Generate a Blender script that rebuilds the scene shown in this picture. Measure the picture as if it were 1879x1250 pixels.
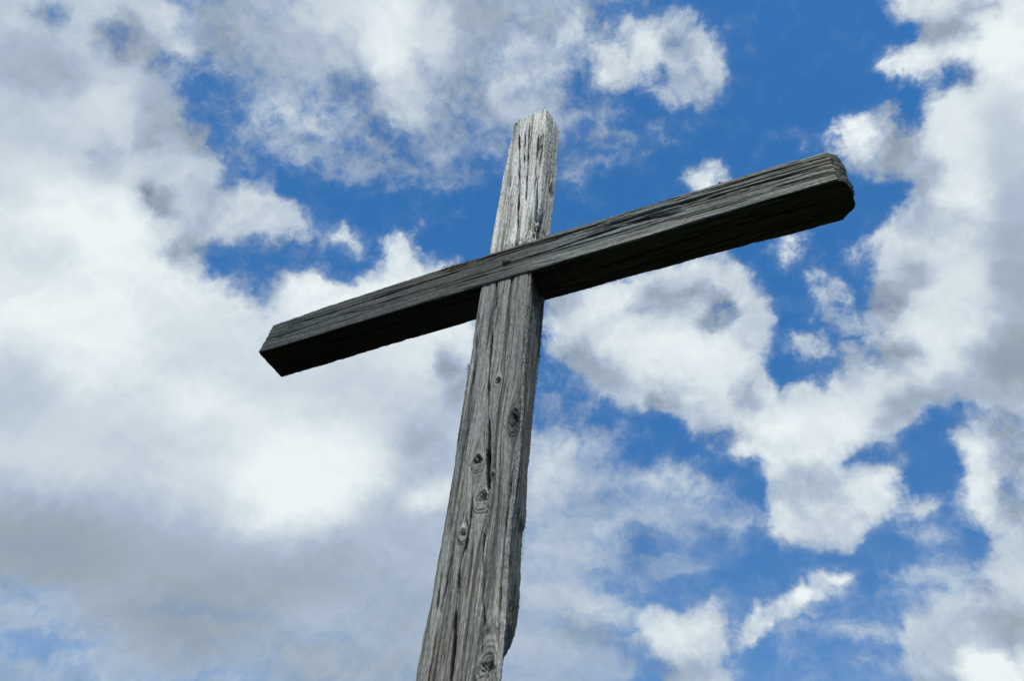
import bpy, math
import numpy as np

S = bpy.context.scene
for o in list(bpy.data.objects):
    bpy.data.objects.remove(o)
COL = S.collection
GZ = 3.70                       # height of the crossing above the ground

# ------------------------------------------------------------------ camera
cam_d = bpy.data.cameras.new('camera')
cam = bpy.data.objects.new('camera', cam_d)
COL.objects.link(cam)
S.camera = cam
RIGHT = np.array([0.9192062444, 0.3841541622, 0.0865185505])
DOWN = np.array([-0.2017622740, 0.6481543881, -0.7342941331])
FWD = np.array([-0.3381595260, 0.6575115730, 0.6732953783])
from mathutils import Matrix
m = Matrix.Identity(4)
for i in range(3):
    m[i][0] = RIGHT[i]
    m[i][1] = -DOWN[i]
    m[i][2] = -FWD[i]
m[0][3], m[1][3], m[2][3] = 0.93617565, -1.72904369, -2.08304663 + GZ
cam.matrix_world = m
cam_d.sensor_fit = 'HORIZONTAL'
cam_d.sensor_width = 36.0
cam_d.lens = 1435.042 * 36.0 / 1879.0
cam_d.clip_start = 0.05
cam_d.clip_end = 20000

# ------------------------------------------------------------------ sun and exposure
SUN_DIR = np.array([0.20, -0.47, 0.85])
SUN_DIR = SUN_DIR / np.linalg.norm(SUN_DIR)
sun_el = math.asin(SUN_DIR[2])
sun_az = math.atan2(SUN_DIR[0], SUN_DIR[1])
sd = bpy.data.lights.new('sun', 'SUN')
sd.energy = 3.0
sd.angle = math.radians(0.6)
sd.color = (1.0, 0.965, 0.90)
so = bpy.data.objects.new('sun', sd)
COL.objects.link(so)
from mathutils import Vector
so.rotation_euler = Vector(SUN_DIR).to_track_quat('Z', 'Y').to_euler()
so.location = (4, -6, 12)
S.view_settings.view_transform = 'Standard'
S.view_settings.look = 'None'
S.view_settings.gamma = 1.0
S.view_settings.exposure = 0.0
S.view_settings.use_curve_mapping = False

# ------------------------------------------------------------------ sky
# A chart of the clouds over one patch of sky: tangent plane about a fixed
# direction of the world (CF, CR, CD), 1 unit = 1/1435 of the tangent.
CR, CD, CF = RIGHT, DOWN, FWD
U0, U1, V0, V1 = -124.0, 2004.0, -90.0, 1340.0
NU, NV = 96, 64
gu = np.linspace(U0, U1, NU)
gv = np.linspace(V0, V1, NV)
UU, VV = np.meshgrid(gu, gv)
SS = 2                                           # supersampling of the chart
fu = np.linspace(U0, U1, (NU - 1) * SS + 1)
fv = np.linspace(V0, V1, (NV - 1) * SS + 1)
FU, FV = np.meshgrid(fu, fv)
chart = np.zeros(FU.shape + (3,))
chart[..., 0] = 0.0
chart[..., 1] = 0.6
chart[..., 2] = 0.6


def sm(x):
    x = np.clip(x, 0, 1)
    return x * x * (3 - 2 * x)


def put(mask, c, t, k):
    for i, val in enumerate((c, t, k)):
        if val is not None:
            chart[..., i] += (val - chart[..., i]) * mask


SMALL = []


def ell(cx, cy, rx, ry, c=None, t=None, k=None, rot=0, soft=0.5, again=True):
    if again and rx * ry <= 1150:
        SMALL.append((cx, cy, rx, ry, c, t, k, rot, soft))
    soft = soft * 0.72
    a = math.radians(rot)
    dx, dy = FU - cx, FV - cy
    x = (dx * math.cos(a) + dy * math.sin(a)) / rx
    y = (-dx * math.sin(a) + dy * math.cos(a)) / ry
    r = np.sqrt(x * x + y * y)
    put(sm((1 + soft - r) / (2 * soft)), c, t, k)


def poly(pts, c=None, t=None, k=None, soft=14):
    P = np.array(pts, float)
    n = len(P)
    inside = np.zeros(FU.shape, bool)
    dist = np.full(FU.shape, 1e9)
    for i in range(n):
        a, b = P[i], P[(i + 1) % n]
        cond = ((a[1] > FV) != (b[1] > FV))
        with np.errstate(divide='ignore', invalid='ignore'):
            xi = (b[0] - a[0]) * (FV - a[1]) / (b[1] - a[1] + 1e-12) + a[0]
        inside ^= cond & (FU < xi)
        d = b - a
        tt = np.clip(((FU - a[0]) * d[0] + (FV - a[1]) * d[1]) / (d @ d), 0, 1)
        dist = np.minimum(dist, np.hypot(FU - a[0] - tt * d[0], FV - a[1] - tt * d[1]))
    sdist = np.where(inside, dist, -dist)
    put(sm(0.5 + sdist / (2 * soft)), c, t, k)


# --- upper left and top middle: broken grey-white sheet
poly([(-150, -120), (420, -120), (360, 90), (310, 150), (320, 215), (395, 270), (412, 330), (500, 330), (560, 380), (570, 425),
      (500, 455), (380, 460), (330, 500), (-150, 600)], 0.97, 0.64, 0.15, 30)
poly([(300, -120), (1210, -120), (1120, 60), (1050, 180), (1060, 260), (1000, 300), (940, 330), (780, 345), (640, 335), (520, 325),
      (440, 300), (350, 270), (320, 160)], 0.58, 0.50, 0.28, 30)
poly([(330, -120), (1160, -120), (1080, 50), (1000, 160), (900, 170), (800, 230), (700, 220), (600, 150), (480, 140), (420, 90)], 0.80, 0.47, 0.30, 50)
ell(640, 20, 110, 50, 0.98, 0.70, 0.1, 0, 0.8)
ell(725, 40, 60, 75, 1.0, 0.86, 0.1, 0, 0.7)
ell(722, 120, 36, 50, 1.0, 0.90, 0.1, 0, 0.8)
ell(740, 180, 40, 50, 0.9, 0.68, 0.3, 0, 0.8)
ell(800, 60, 40, 60, 0.97, 0.74, 0.2, 0, 0.8)
ell(880, 30, 50, 40, 0.92, 0.42, 0.4, 0, 0.8)
ell(560, 95, 60, 40, 0.92, 0.45, 0.3, 0, 0.8)
ell(850, 160, 50, 50, 0.78, 0.42, 0.5, 0, 0.8)
ell(385, 190, 60, 75, 0.30, 0.42, 0.5, 20, 0.7)
ell(380, 250, 30, 30, 0.20, 0.4, 0.5, 0, 0.8)
ell(400, 60, 40, 60, 0.72, 0.38, 0.5, 0, 0.8)
ell(540, 215, 70, 40, 0.66, 0.62, 0.5, 0, 0.7)
ell(650, 160, 50, 25, 0.55, 0.25, 0.42, 25, 0.7)
ell(700, 240, 40, 25, 0.40, 0.30, 0.5, 30, 0.7)
ell(600, 270, 90, 35, 0.50, 0.50, 0.42, 0, 0.7)
ell(860, 210, 50, 40, 0.60, 0.48, 0.42, 0, 0.7)
ell(900, 270, 60, 45, 0.50, 0.50, 0.42, 0, 0.7)
ell(920, 170, 22, 30, 0.92, 0.72, 0.5, 0, 0.8)
ell(868, 300, 22, 16, 0.15, 0.5, 0.38, 20, 0.7)
ell(745, 290, 24, 14, 0.25, 0.5, 0.38, 0, 0.7)
ell(480, 300, 60, 18, 0.30, 0.5, 0.5, 0, 0.8)
ell(60, 50, 60, 30, 1.0, 0.66, 0.2, 20, 0.8)
ell(95, 22, 34, 26, 0.55, 0.30, 0.3, 30, 0.8)
ell(165, 45, 50, 50, 1.0, 0.62, 0.2, 0, 0.8)
ell(70, 120, 90, 50, 1.0, 0.48, 0.1, 10, 0.9)
ell(120, 145, 40, 22, 1.0, 0.42, 0.1, 0, 0.9)
ell(225, 68, 34, 26, 0.62, 0.16, 0.5, 0, 0.7)
ell(300, 100, 36, 40, 0.45, 0.30, 0.5, 20, 0.8)
ell(302, 40, 30, 24, 0.95, 0.74, 0.38, 0, 0.8)
ell(335, 85, 26, 18, 0.9, 0.70, 0.42, -30, 0.8)
ell(190, 190, 110, 50, 1.0, 0.76, 0.05, -10, 0.8)
ell(60, 250, 120, 50, 1.0, 0.68, 0.05, 0, 0.9)
ell(60, 330, 120, 50, 1.0, 0.84, 0.05, 10, 0.9)
ell(230, 320, 90, 60, 1.0, 0.70, 0.05, 0, 0.9)
ell(290, 195, 45, 55, 0.98, 0.48, 0.25, 0, 0.7)
# --- the big white bank at left
poly([(-200, 560), (450, 600), (860, 560), (880, 1100), (-200, 1100)], 1.0, 0.62, 0.04, 60)
poly([(-150, 330), (80, 350), (220, 400), (330, 520), (480, 590), (600, 560), (860, 560), (880, 760), (870, 900), (600, 960), (300, 930), (-150, 760)], 1.0, 0.82, 0.10, 90)
poly([(-150, 430), (60, 430), (200, 440), (290, 470), (330, 480), (400, 506), (450, 532), (480, 562), (492, 575), (498, 562), (498, 525),
      (520, 508), (600, 508), (640, 512), (672, 500), (694, 470), (700, 440), (722, 428), (745, 440), (752, 470), (790, 488), (850, 500),
      (885, 620), (850, 640), (820, 690), (700, 640), (450, 640), (200, 600), (-150, 600)], 1.0, 0.86, 0.22, 16)
ell(330, 320, 110, 50, 1.0, 0.66, 0.2, 20, 0.6)
ell(350, 255, 34, 20, 0.9, 0.40, 0.5, 0, 0.7)
ell(275, 265, 24, 14, 1.0, 0.28, 0.4, 0, 0.9)
ell(190, 285, 30, 26, 1.0, 0.50, 0.2, 40, 0.9)
ell(470, 395, 88, 52, 0.98, 0.68, 0.45, 10, 0.35)
ell(395, 375, 30, 40, 0.95, 0.50, 0.4, 0, 0.8)
ell(258, 366, 16, 20, 1.0, 0.02, 0.4, 0, 0.9)
ell(290, 380, 26, 17, 1.0, 0.16, 0.4, -20, 0.9)
ell(175, 398, 22, 6, 1.0, 0.55, 0.4, 25, 0.9)
ell(360, 440, 40, 30, 0.92, 0.36, 0.5, 0, 0.7)
ell(318, 462, 26, 15, 0.98, 0.20, 0.5, 0, 0.8)
ell(345, 485, 20, 14, 1.0, 0.62, 0.6, 0, 0.8)
poly([(368, 452), (430, 458), (520, 440), (580, 440), (640, 462), (668, 480), (630, 496), (560, 500), (508, 498), (496, 520), (495, 555),
      (482, 548), (450, 518), (400, 496), (360, 500)], 0.26, 0.25, 0.45, 12)
ell(480, 490, 34, 26, 0.20, 0.3, 0.4, 0, 0.6)
ell(600, 478, 40, 14, 0.15, 0.4, 0.5, -10, 0.7)
ell(560, 340, 60, 22, 0.0, 0.4, 0.5, 10, 0.6)
ell(435, 335, 26, 10, 0.25, 0.3, 0.5, -20, 0.8)
ell(630, 432, 44, 24, 0.80, 0.78, 0.75, 15, 0.5)
ell(606, 450, 20, 14, 0.5, 0.6, 0.7, 0, 0.6)
ell(725, 452, 24, 22, 1.0, 0.88, 0.75, 0, 0.5)
ell(150, 420, 130, 70, 1.0, 1.0, 0.05, 10, 0.9)
ell(60, 480, 70, 30, 1.0, 0.80, 0.05, 10, 0.9)
ell(170, 610, 130, 90, 1.0, 0.97, 0.05, 0, 0.9)
ell(360, 600, 100, 50, 1.0, 0.85, 0.05, 0, 0.9)
ell(630, 550, 110, 40, 1.0, 0.98, 0.25, -5, 0.7)
ell(600, 740, 200, 80, 1.0, 0.76, 0.05, 0, 0.9)
ell(385, 735, 90, 35, 1.0, 0.92, 0.05, 20, 0.9)
ell(330, 820, 140, 50, 1.0, 0.74, 0.05, 0, 0.9)
ell(30, 720, 90, 90, 1.0, 0.62, 0.0, 0, 0.9)
ell(560, 870, 120, 90, 1.0, 0.92, 0.08, -20, 0.9)
ell(505, 905, 50, 34, 1.0, 1.0, 0.05, 0, 0.9)
ell(620, 820, 50, 50, 1.0, 0.92, 0.05, 0, 0.9)
# --- grey underside, lower left, thinning to blue at the bottom
poly([(-150, 880), (60, 930), (200, 990), (380, 1020), (460, 1035), (560, 1010), (680, 960), (760, 905), (880, 760), (900, 1340), (-150, 1340)], 0.97, 0.52, 0.03, 200)
ell(120, 850, 170, 55, 1.0, 0.78, 0.03, 5, 1.2)
ell(190, 1045, 240, 75, 1.0, 0.42, 0.0, 8, 1.2)
ell(10, 985, 90, 60, 1.0, 0.44, 0.0, 0, 0.9)
ell(560, 1080, 130, 60, 1.0, 0.36, 0.0, 10, 0.9)
ell(640, 1020, 70, 40, 1.0, 0.36, 0.0, 10, 0.9)
ell(360, 1150, 180, 70, 0.86, 0.36, 0.1, 0, 0.9)
ell(760, 1020, 90, 110, 0.95, 0.52, 0.1, 0, 0.9)
ell(790, 915, 50, 22, 1.0, 0.86, 0.2, -25, 0.9)
ell(780, 820, 70, 50, 0.93, 0.50, 0.2, 0, 0.9)
ell(835, 700, 34, 50, 0.80, 0.44, 0.4, 0, 0.8)
ell(825, 655, 20, 18, 0.85, 0.34, 0.4, 0, 0.8)
ell(700, 1180, 150, 90, 0.84, 0.50, 0.15, 0, 0.9)
ell(560, 1220, 130, 50, 0.70, 0.40, 0.2, 0, 0.9)
ell(40, 1130, 110, 60, 0.70, 0.55, 0.3, 20, 0.8)
ell(60, 1210, 130, 70, 0.66, 0.60, 0.5, 0, 0.8)
ell(72, 1200, 22, 18, 0.5, 0.5, 0.5, 0, 0.8)
ell(260, 1262, 220, 30, 0.60, 0.50, 0.4, 0, 0.9)
ell(620, 840, 85, 60, 1.0, 0.93, 0.05, -20, 1.0)
ell(555, 900, 110, 55, 1.0, 0.97, 0.05, -15, 1.0)
# --- top right of the post: cumulus fringe
ell(985, 140, 70, 90, 0.82, 0.62, 0.6, 0, 0.5)
ell(990, 210, 50, 60, 0.85, 0.60, 0.35, 0, 0.6)
ell(1062, 65, 34, 40, 0.95, 0.80, 0.6, 0, 0.7)
ell(1010, 45, 40, 40, 0.75, 0.45, 0.6, 0, 0.7)
ell(1105, 50, 22, 40, 0.45, 0.35, 0.6, 0, 0.7)
poly([(1095, 120), (1110, 60), (1170, 25), (1250, 22), (1310, 40), (1345, 90), (1352, 140), (1320, 180), (1240, 196), (1215, 190), (1180, 165), (1110, 180)], 0.80, 0.70, 0.62, 14)
ell(1222, 146, 20, 12, 0.22, 0.35, 0.55, -10, 0.5)
ell(1255, 75, 30, 20, 0.78, 0.52, 0.6, 0, 0.7)
ell(1110, 128, 24, 26, 1.0, 0.86, 0.6, 0, 0.7)
ell(1190, 95, 26, 34, 1.0, 0.86, 0.5, 0, 0.7)
ell(1320, 110, 18, 30, 1.0, 0.88, 0.6, 0, 0.7)
ell(1070, 150, 22, 30, 0.20, 0.4, 0.6, 30, 0.6)
ell(1140, 188, 46, 16, 0.05, 0.4, 0.6, 0, 0.7)
ell(1190, 12, 30, 18, 0.25, 0.4, 0.6, 0, 0.7)
ell(1075, 225, 60, 70, 0.46, 0.45, 0.55, 0, 0.7)
ell(1050, 310, 50, 26, 0.42, 0.55, 0.6, -15, 0.8)
ell(1180, 252, 90, 30, 0.38, 0.50, 0.5, -12, 0.8)
ell(1165, 295, 26, 12, 0.32, 0.50, 0.6, -30, 0.8)
ell(1370, 90, 30, 50, 0.22, 0.4, 0.5, 0, 0.8)
# --- small puffs in the blue
ell(1298, 322, 38, 34, 0.90, 1.0, 0.9, 0, 0.45)
ell(1320, 292, 26, 10, 0.50, 0.95, 0.9, -15, 0.8)
ell(1262, 330, 14, 9, 0.5, 0.9, 0.9, 0, 0.6)
ell(1470, 257, 16, 14, 0.52, 0.85, 1.0, 0, 0.6)
ell(785, 402, 20, 14, 0.34, 0.6, 0.6, 0, 0.7)
ell(845, 385, 8, 14, 0.26, 0.6, 0.6, 0, 0.7)
# --- the great bank at right
poly([(1620, -120), (1632, 20), (1655, 34), (1692, 28), (1695, 70), (1660, 84), (1606, 108), (1602, 118), (1640, 138), (1668, 168), (1700, 160),
      (1688, 200), (1676, 250), (1660, 300), (1668, 350), (1664, 395), (1615, 400), (1600, 430), (1615, 470), (1610, 520), (1600, 560),
      (1630, 620), (1640, 660), (1590, 670), (1530, 705), (1450, 745), (1400, 760), (1440, 860), (1560, 830), (1640, 800), (1720, 760),
      (1790, 742), (2010, 760), (2010, -120)], 1.0, 0.80, 0.55, 10)
poly([(1015, 560), (1080, 530), (1180, 500), (1260, 476), (1330, 470), (1385, 490), (1400, 525), (1422, 560), (1428, 620), (1405, 660), (1410, 700),
      (1440, 730), (1560, 690), (1640, 700), (1660, 770), (1640, 870), (1655, 900), (1625, 960), (1560, 1008), (1480, 1000), (1420, 988), (1405, 960),
      (1425, 925), (1405, 860), (1340, 840), (1280, 800), (1240, 765), (1200, 745), (1170, 765), (1140, 745), (1090, 745), (1070, 690), (1010, 650)], 0.98, 0.78, 0.5, 12)
ell(1740, 155, 44, 13, 0.35, 0.15, 0.7, 12, 0.6)
ell(1712, 165, 14, 22, 0.05, 0.3, 0.8, 10, 0.6)
ell(1665, 66, 24, 14, 0.0, 0.4, 0.8, -20, 0.6)
ell(1655, 75, 10, 6, 0.4, 0.8, 0.9, 0, 0.7)
ell(1725, 62, 44, 24, 0.96, 0.30, 0.5, 20, 0.7)
ell(1770, 20, 40, 18, 1.0, 0.45, 0.5, 10, 0.8)
ell(1640, 122, 44, 26, 1.0, 0.92, 0.7, 15, 0.5)
ell(1630, 230, 34, 60, 0.0, 0.3, 0.7, 0, 0.6)
ell(1572, 246, 60, 36, 1.0, 0.95, 0.7, -15, 0.4)
ell(1612, 216, 20, 26, 0.75, 0.45, 0.7, 0, 0.6)
ell(1640, 282, 44, 44, 0.92, 0.32, 0.55, 0, 0.6)
ell(1585, 300, 40, 16, 0.72, 0.45, 0.5, 20, 0.7)
ell(1715, 245, 28, 55, 1.0, 0.86, 0.3, 20, 0.8)
ell(1820, 90, 90, 90, 1.0, 1.0, 0.1, 0, 0.9)
ell(1780, 230, 70, 80, 1.0, 0.90, 0.05, 0, 0.9)
ell(1860, 300, 60, 110, 1.0, 0.66, 0.05, 0, 0.9)
ell(1690, 320, 26, 26, 0.98, 0.42, 0.4, 0, 0.8)
ell(1700, 400, 60, 34, 1.0, 0.66, 0.2, 0, 0.8)
ell(1765, 355, 44, 30, 1.0, 0.98, 0.05, 0, 0.9)
ell(1690, 355, 12, 34, 1.0, 0.45, 0.5, 0, 0.8)
ell(1720, 500, 70, 40, 1.0, 0.86, 0.1, 0, 0.9)
ell(1680, 505, 30, 22, 1.0, 0.48, 0.3, 20, 0.9)
ell(1640, 560, 34, 24, 0.94, 0.28, 0.5, 0, 0.7)
ell(1870, 500, 70, 130, 1.0, 0.48, 0.05, 0, 0.9)
ell(1775, 520, 50, 40, 1.0, 0.88, 0.05, 0, 0.9)
ell(1720, 615, 80, 50, 1.0, 0.92, 0.1, 0, 0.9)
ell(1860, 660, 90, 60, 1.0, 0.34, 0.05, -15, 0.8)
ell(1640, 655, 34, 24, 0.97, 0.34, 0.4, 0, 0.8)
ell(1580, 720, 90, 50, 1.0, 0.84, 0.15, -20, 0.8)
ell(1510, 780, 70, 50, 1.0, 0.88, 0.1, -20, 0.8)
ell(1720, 725, 90, 24, 1.0, 0.46, 0.2, -8, 0.8)
ell(1640, 770, 40, 22, 0.95, 0.45, 0.3, -25, 0.8)
# broken bits between
ell(1535, 455, 60, 34, 0.05, 0.5, 0.7, -15, 0.6)
ell(1450, 448, 28, 30, 0.62, 0.85, 0.9, 0, 0.5)
ell(1560, 500, 36, 30, 0.0, 0.5, 0.7, 30, 0.6)
ell(1455, 520, 38, 50, 0.12, 0.5, 0.8, 0, 0.6)
ell(1505, 505, 26, 14, 0.55, 0.75, 0.9, 30, 0.5)
ell(1540, 530, 44, 30, 0.76, 0.74, 0.85, 10, 0.5)
ell(1580, 475, 24, 28, 0.70, 0.66, 0.85, -20, 0.5)
ell(1535, 537, 12, 8, 0.30, 0.4, 0.8, 0, 0.7)
ell(1585, 555, 12, 30, 0.10, 0.4, 0.8, 0, 0.6)
ell(1480, 580, 22, 26, 0.12, 0.5, 0.8, 0, 0.6)
ell(1482, 562, 9, 16, 0.50, 0.8, 1.0, 0, 0.6)
ell(1555, 630, 46, 42, 0.10, 0.4, 0.8, 30, 0.5)
ell(1480, 632, 38, 24, 0.85, 0.76, 0.8, 0, 0.5)
ell(1440, 672, 40, 32, 0.0, 0.4, 0.6, 10, 0.5)
ell(1520, 668, 30, 18, 0.15, 0.5, 0.8, 0, 0.6)
ell(1560, 582, 34, 10, 0.85, 0.80, 0.7, 8, 0.6)
ell(1598, 612, 12, 34, 0.95, 0.66, 0.6, -20, 0.6)
ell(1590, 648, 14, 12, 0.3, 0.2, 0.8, 40, 0.6)
ell(1490, 700, 26, 12, 0.45, 0.5, 0.8, 10, 0.6)
ell(1560, 665, 24, 34, 0.9, 0.52, 0.5, 20, 0.6)
# inside of the centre right cloud
ell(1120, 560, 70, 44, 1.0, 0.90, 0.25, -20, 0.8)
ell(1035, 555, 34, 26, 0.97, 0.42, 0.3, 0, 0.8)
ell(1215, 552, 40, 26, 0.92, 0.38, 0.5, -10, 0.7)
ell(1280, 545, 26, 16, 0.95, 0.42, 0.5, 0, 0.8)
ell(1322, 566, 20, 22, 0.55, 0.10, 0.5, 20, 0.7)
ell(1296, 592, 18, 10, 0.85, 0.18, 0.5, 0, 0.8)
ell(1200, 640, 80, 46, 1.0, 0.96, 0.1, -10, 0.9)
ell(1310, 665, 60, 44, 1.0, 0.94, 0.1, 0, 0.9)
ell(1390, 580, 24, 50, 1.0, 0.72, 0.3, 0, 0.8)
ell(1120, 700, 44, 34, 1.0, 0.50, 0.3, 0, 0.8)
ell(1060, 660, 26, 30, 0.95, 0.42, 0.5, 0, 0.8)
ell(1212, 735, 24, 22, 0.85, 0.32, 0.5, 0, 0.8)
ell(1300, 780, 50, 30, 0.97, 0.58, 0.3, 20, 0.8)
ell(1370, 740, 22, 26, 0.90, 0.38, 0.5, 0, 0.8)
ell(1366, 760, 10, 12, 1.0, 0.9, 0.5, 0, 0.8)
ell(1430, 790, 44, 44, 1.0, 0.92, 0.15, 0, 0.9)
ell(1310, 805, 30, 22, 0.30, 0.3, 0.5, 10, 0.7)
ell(1490, 885, 60, 26, 0.98, 0.44, 0.4, 10, 0.8)
ell(1590, 882, 44, 40, 1.0, 0.76, 0.3, 0, 0.8)
ell(1436, 968, 30, 26, 1.0, 0.82, 0.4, 0, 0.8)
ell(1474, 942, 10, 8, 1.0, 0.10, 0.5, 20, 0.9)
ell(1530, 965, 50, 30, 1.0, 0.64, 0.4, 0, 0.8)
ell(1588, 840, 44, 15, 0.12, 0.2, 0.5, -10, 0.6)
ell(1640, 835, 30, 14, 0.35, 0.3, 0.6, -20, 0.6)
poly([(1655, 800), (1700, 770), (1760, 745), (1790, 752), (1770, 800), (1760, 860), (1752, 915), (1700, 925), (1655, 915), (1652, 880)], 0.0, 0.5, 0.6, 10)
poly([(1742, 785), (1780, 780), (1800, 745), (1900, 750), (2000, 780), (2000, 1340), (1640, 1340), (1650, 1200), (1700, 1130), (1800, 1040), (1790, 975),
      (1755, 955), (1770, 880)], 0.88, 0.56, 0.65, 12)
ell(1785, 850, 26, 66, 1.0, 0.84, 0.55, -5, 0.6)
ell(1800, 930, 40, 34, 1.0, 0.80, 0.4, 0, 0.8)
ell(1838, 775, 34, 34, 0.70, 0.36, 0.8, 30, 0.7)
ell(1862, 890, 26, 80, 0.72, 0.36, 0.7, 0, 0.8)
ell(1690, 935, 40, 18, 0.70, 0.62, 0.7, 0, 0.6)
poly([(1630, 960), (1700, 955), (1790, 960), (1800, 1000), (1760, 1060), (1700, 1120), (1660, 1120), (1630, 1050)], 0.40, 0.60, 0.35, 20)
ell(1785, 990, 30, 34, 0.10, 0.4, 0.6, 30, 0.7)
ell(1740, 1055, 30, 20, 0.50, 0.55, 0.5, -20, 0.8)
ell(1650, 1020, 30, 34, 0.12, 0.4, 0.4, 0, 0.8)
ell(1790, 1080, 26, 16, 0.45, 0.3, 0.7, 0, 0.8)
ell(1850, 1040, 50, 60, 0.96, 0.66, 0.3, 0, 0.8)
ell(1740, 1170, 70, 60, 0.95, 0.56, 0.25, -30, 0.8)
ell(1850, 1150, 50, 34, 0.97, 0.34, 0.25, 0, 0.8)
ell(1812, 1228, 62, 42, 1.0, 1.0, 0.55, 0, 0.3)
ell(1870, 1222, 30, 26, 1.0, 1.0, 0.5, 0, 0.5)
# --- thin veil right of the post, lower middle
poly([(960, 800), (1040, 790), (1120, 850), (1240, 845), (1330, 880), (1385, 930), (1380, 990), (1320, 1030), (1280, 1080), (1180, 1100), (1150, 1150),
      (1180, 1340), (900, 1340), (900, 900)], 0.56, 0.68, 0.10, 30)
poly([(930, 780), (1020, 800), (1080, 850), (1100, 950), (1060, 1080), (1120, 1180), (1170, 1340), (880, 1340), (900, 900)], 0.76, 0.56, 0.10, 40)
ell(1010, 850, 44, 60, 0.82, 0.76, 0.1, 0, 0.9)
ell(1080, 930, 50, 26, 0.64, 0.50, 0.2, 10, 0.9)
ell(1210, 890, 60, 26, 0.62, 0.74, 0.3, 5, 0.8)
ell(1300, 920, 50, 18, 0.62, 0.70, 0.4, 5, 0.8)
ell(1180, 1000, 34, 34, 0.36, 0.4, 0.4, 20, 0.8)
ell(1300, 985, 30, 22, 0.36, 0.4, 0.4, 0, 0.8)
ell(1160, 1060, 70, 24, 0.40, 0.5, 0.3, 0, 0.8)
ell(1240, 1068, 50, 10, 0.30, 0.6, 0.3, 5, 0.8)
ell(1150, 860, 30, 12, 0.5, 0.4, 0.3, 20, 0.8)
ell(1030, 740, 60, 50, 0.42, 0.5, 0.4, 20, 0.7)
ell(1120, 795, 60, 20, 0.45, 0.5, 0.4, 0, 0.8)
ell(1050, 812, 70, 12, 0.62, 0.7, 0.3, -5, 0.8)
ell(1020, 700, 26, 34, 0.28, 0.5, 0.5, 0, 0.8)
ell(1340, 870, 34, 12, 0.2, 0.4, 0.5, 15, 0.8)
ell(1080, 1160, 50, 22, 0.75, 0.34, 0.2, 10, 0.9)
ell(1160, 1190, 12, 26, 0.5, 0.4, 0.4, 0, 0.8)
# --- streaks and cumulus at bottom right
poly([(1330, 1060), (1440, 1020), (1600, 1010), (1640, 1060), (1720, 1080), (1640, 1180), (1640, 1340), (1330, 1340)], 0.30, 0.64, 0.45, 20)
ell(1500, 1030, 150, 22, 0.04, 0.5, 0.4, -3, 0.7)
ell(1590, 1060, 40, 34, 0.05, 0.5, 0.4, 0, 0.8)
ell(1480, 1100, 130, 36, 0.28, 0.6, 0.4, 0, 0.8)
ell(1600, 1165, 70, 26, 0.50, 0.68, 0.4, -15, 0.7)
ell(1540, 1215, 40, 22, 0.16, 0.5, 0.4, 0, 0.8)
ell(1450, 1200, 60, 30, 0.36, 0.64, 0.4, 0, 0.8)
ell(1375, 1205, 30, 34, 0.12, 0.5, 0.5, 0, 0.8)
poly([(1162, 1150), (1165, 1125), (1190, 1115), (1250, 1106), (1290, 1092), (1322, 1082), (1330, 1100), (1318, 1140), (1310, 1190), (1345, 1250), (1330, 1340),
      (1220, 1340), (1205, 1210), (1175, 1185)], 0.98, 0.84, 0.62, 11)
ell(1230, 1150, 44, 34, 1.0, 0.92, 0.2, 0, 0.9)
ell(1270, 1235, 60, 34, 0.92, 0.52, 0.3, 0, 0.9)
ell(1195, 1235, 24, 22, 0.25, 0.3, 0.5, 0, 0.8)
ell(1375, 1135, 40, 24, 0.92, 0.92, 0.72, -35, 0.5)
ell(1470, 1100, 46, 20, 0.94, 0.96, 0.72, -10, 0.5)
ell(1540, 1068, 36, 13, 0.88, 0.94, 0.72, 12, 0.5)
ell(1425, 1085, 22, 9, 0.10, 0.4, 0.7, 0, 0.6)

for q in SMALL:                                     # fine features go over the broad ones
    ell(*q, again=False)
cg = chart[::SS, ::SS].copy()                       # soft sample: average a 3x3 neighbourhood
pad = np.pad(chart, ((1, 1), (1, 1), (0, 0)), mode='edge')
acc = np.zeros_like(chart)
for i, wi in ((0, .25), (1, .5), (2, .25)):
    for j, wj in ((0, .25), (1, .5), (2, .25)):
        acc += wi * wj * pad[i:i + chart.shape[0], j:j + chart.shape[1]]
cg = acc[::SS, ::SS]

W = bpy.data.worlds.new('World')
S.world = W
W.use_nodes = True
nt = W.node_tree
nt.nodes.clear()
N = nt.nodes
L = nt.links


def lk(a, b):
    if isinstance(a, (int, float)):
        b.default_value = a
    elif isinstance(a, (tuple, list)):
        b.default_value = tuple(a)
    else:
        L.new(a, b)


def math_(op, a, b=None, c=None, clamp=False):
    n = N.new('ShaderNodeMath')
    n.operation = op
    n.use_clamp = clamp
    lk(a, n.inputs[0])
    if b is not None:
        lk(b, n.inputs[1])
    if c is not None:
        lk(c, n.inputs[2])
    return n.outputs[0]


def vmath(op, a, b=None, scale=None):
    n = N.new('ShaderNodeVectorMath')
    n.operation = op
    lk(a, n.inputs[0])
    if b is not None:
        lk(b, n.inputs[1])
    if scale is not None:
        lk(scale, n.inputs['Scale'])
    return n.outputs['Value'] if op == 'DOT_PRODUCT' else n.outputs[0]


def noise(vec, scale, detail, rough=0.5, dist=0.0, lac=2.0):
    n = N.new('ShaderNodeTexNoise')
    n.noise_dimensions = '3D'
    lk(vec, n.inputs['Vector'])
    n.inputs['Scale'].default_value = scale
    n.inputs['Detail'].default_value = detail
    n.inputs['Roughness'].default_value = rough
    n.inputs['Lacunarity'].default_value = lac
    n.inputs['Distortion'].default_value = dist
    return n


def mix(fac, a, b):
    n = N.new('ShaderNodeMix')
    n.data_type = 'RGBA'
    lk(fac, n.inputs[0])
    lk(a, n.inputs[6])
    lk(b, n.inputs[7])
    return n.outputs[2]


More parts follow.
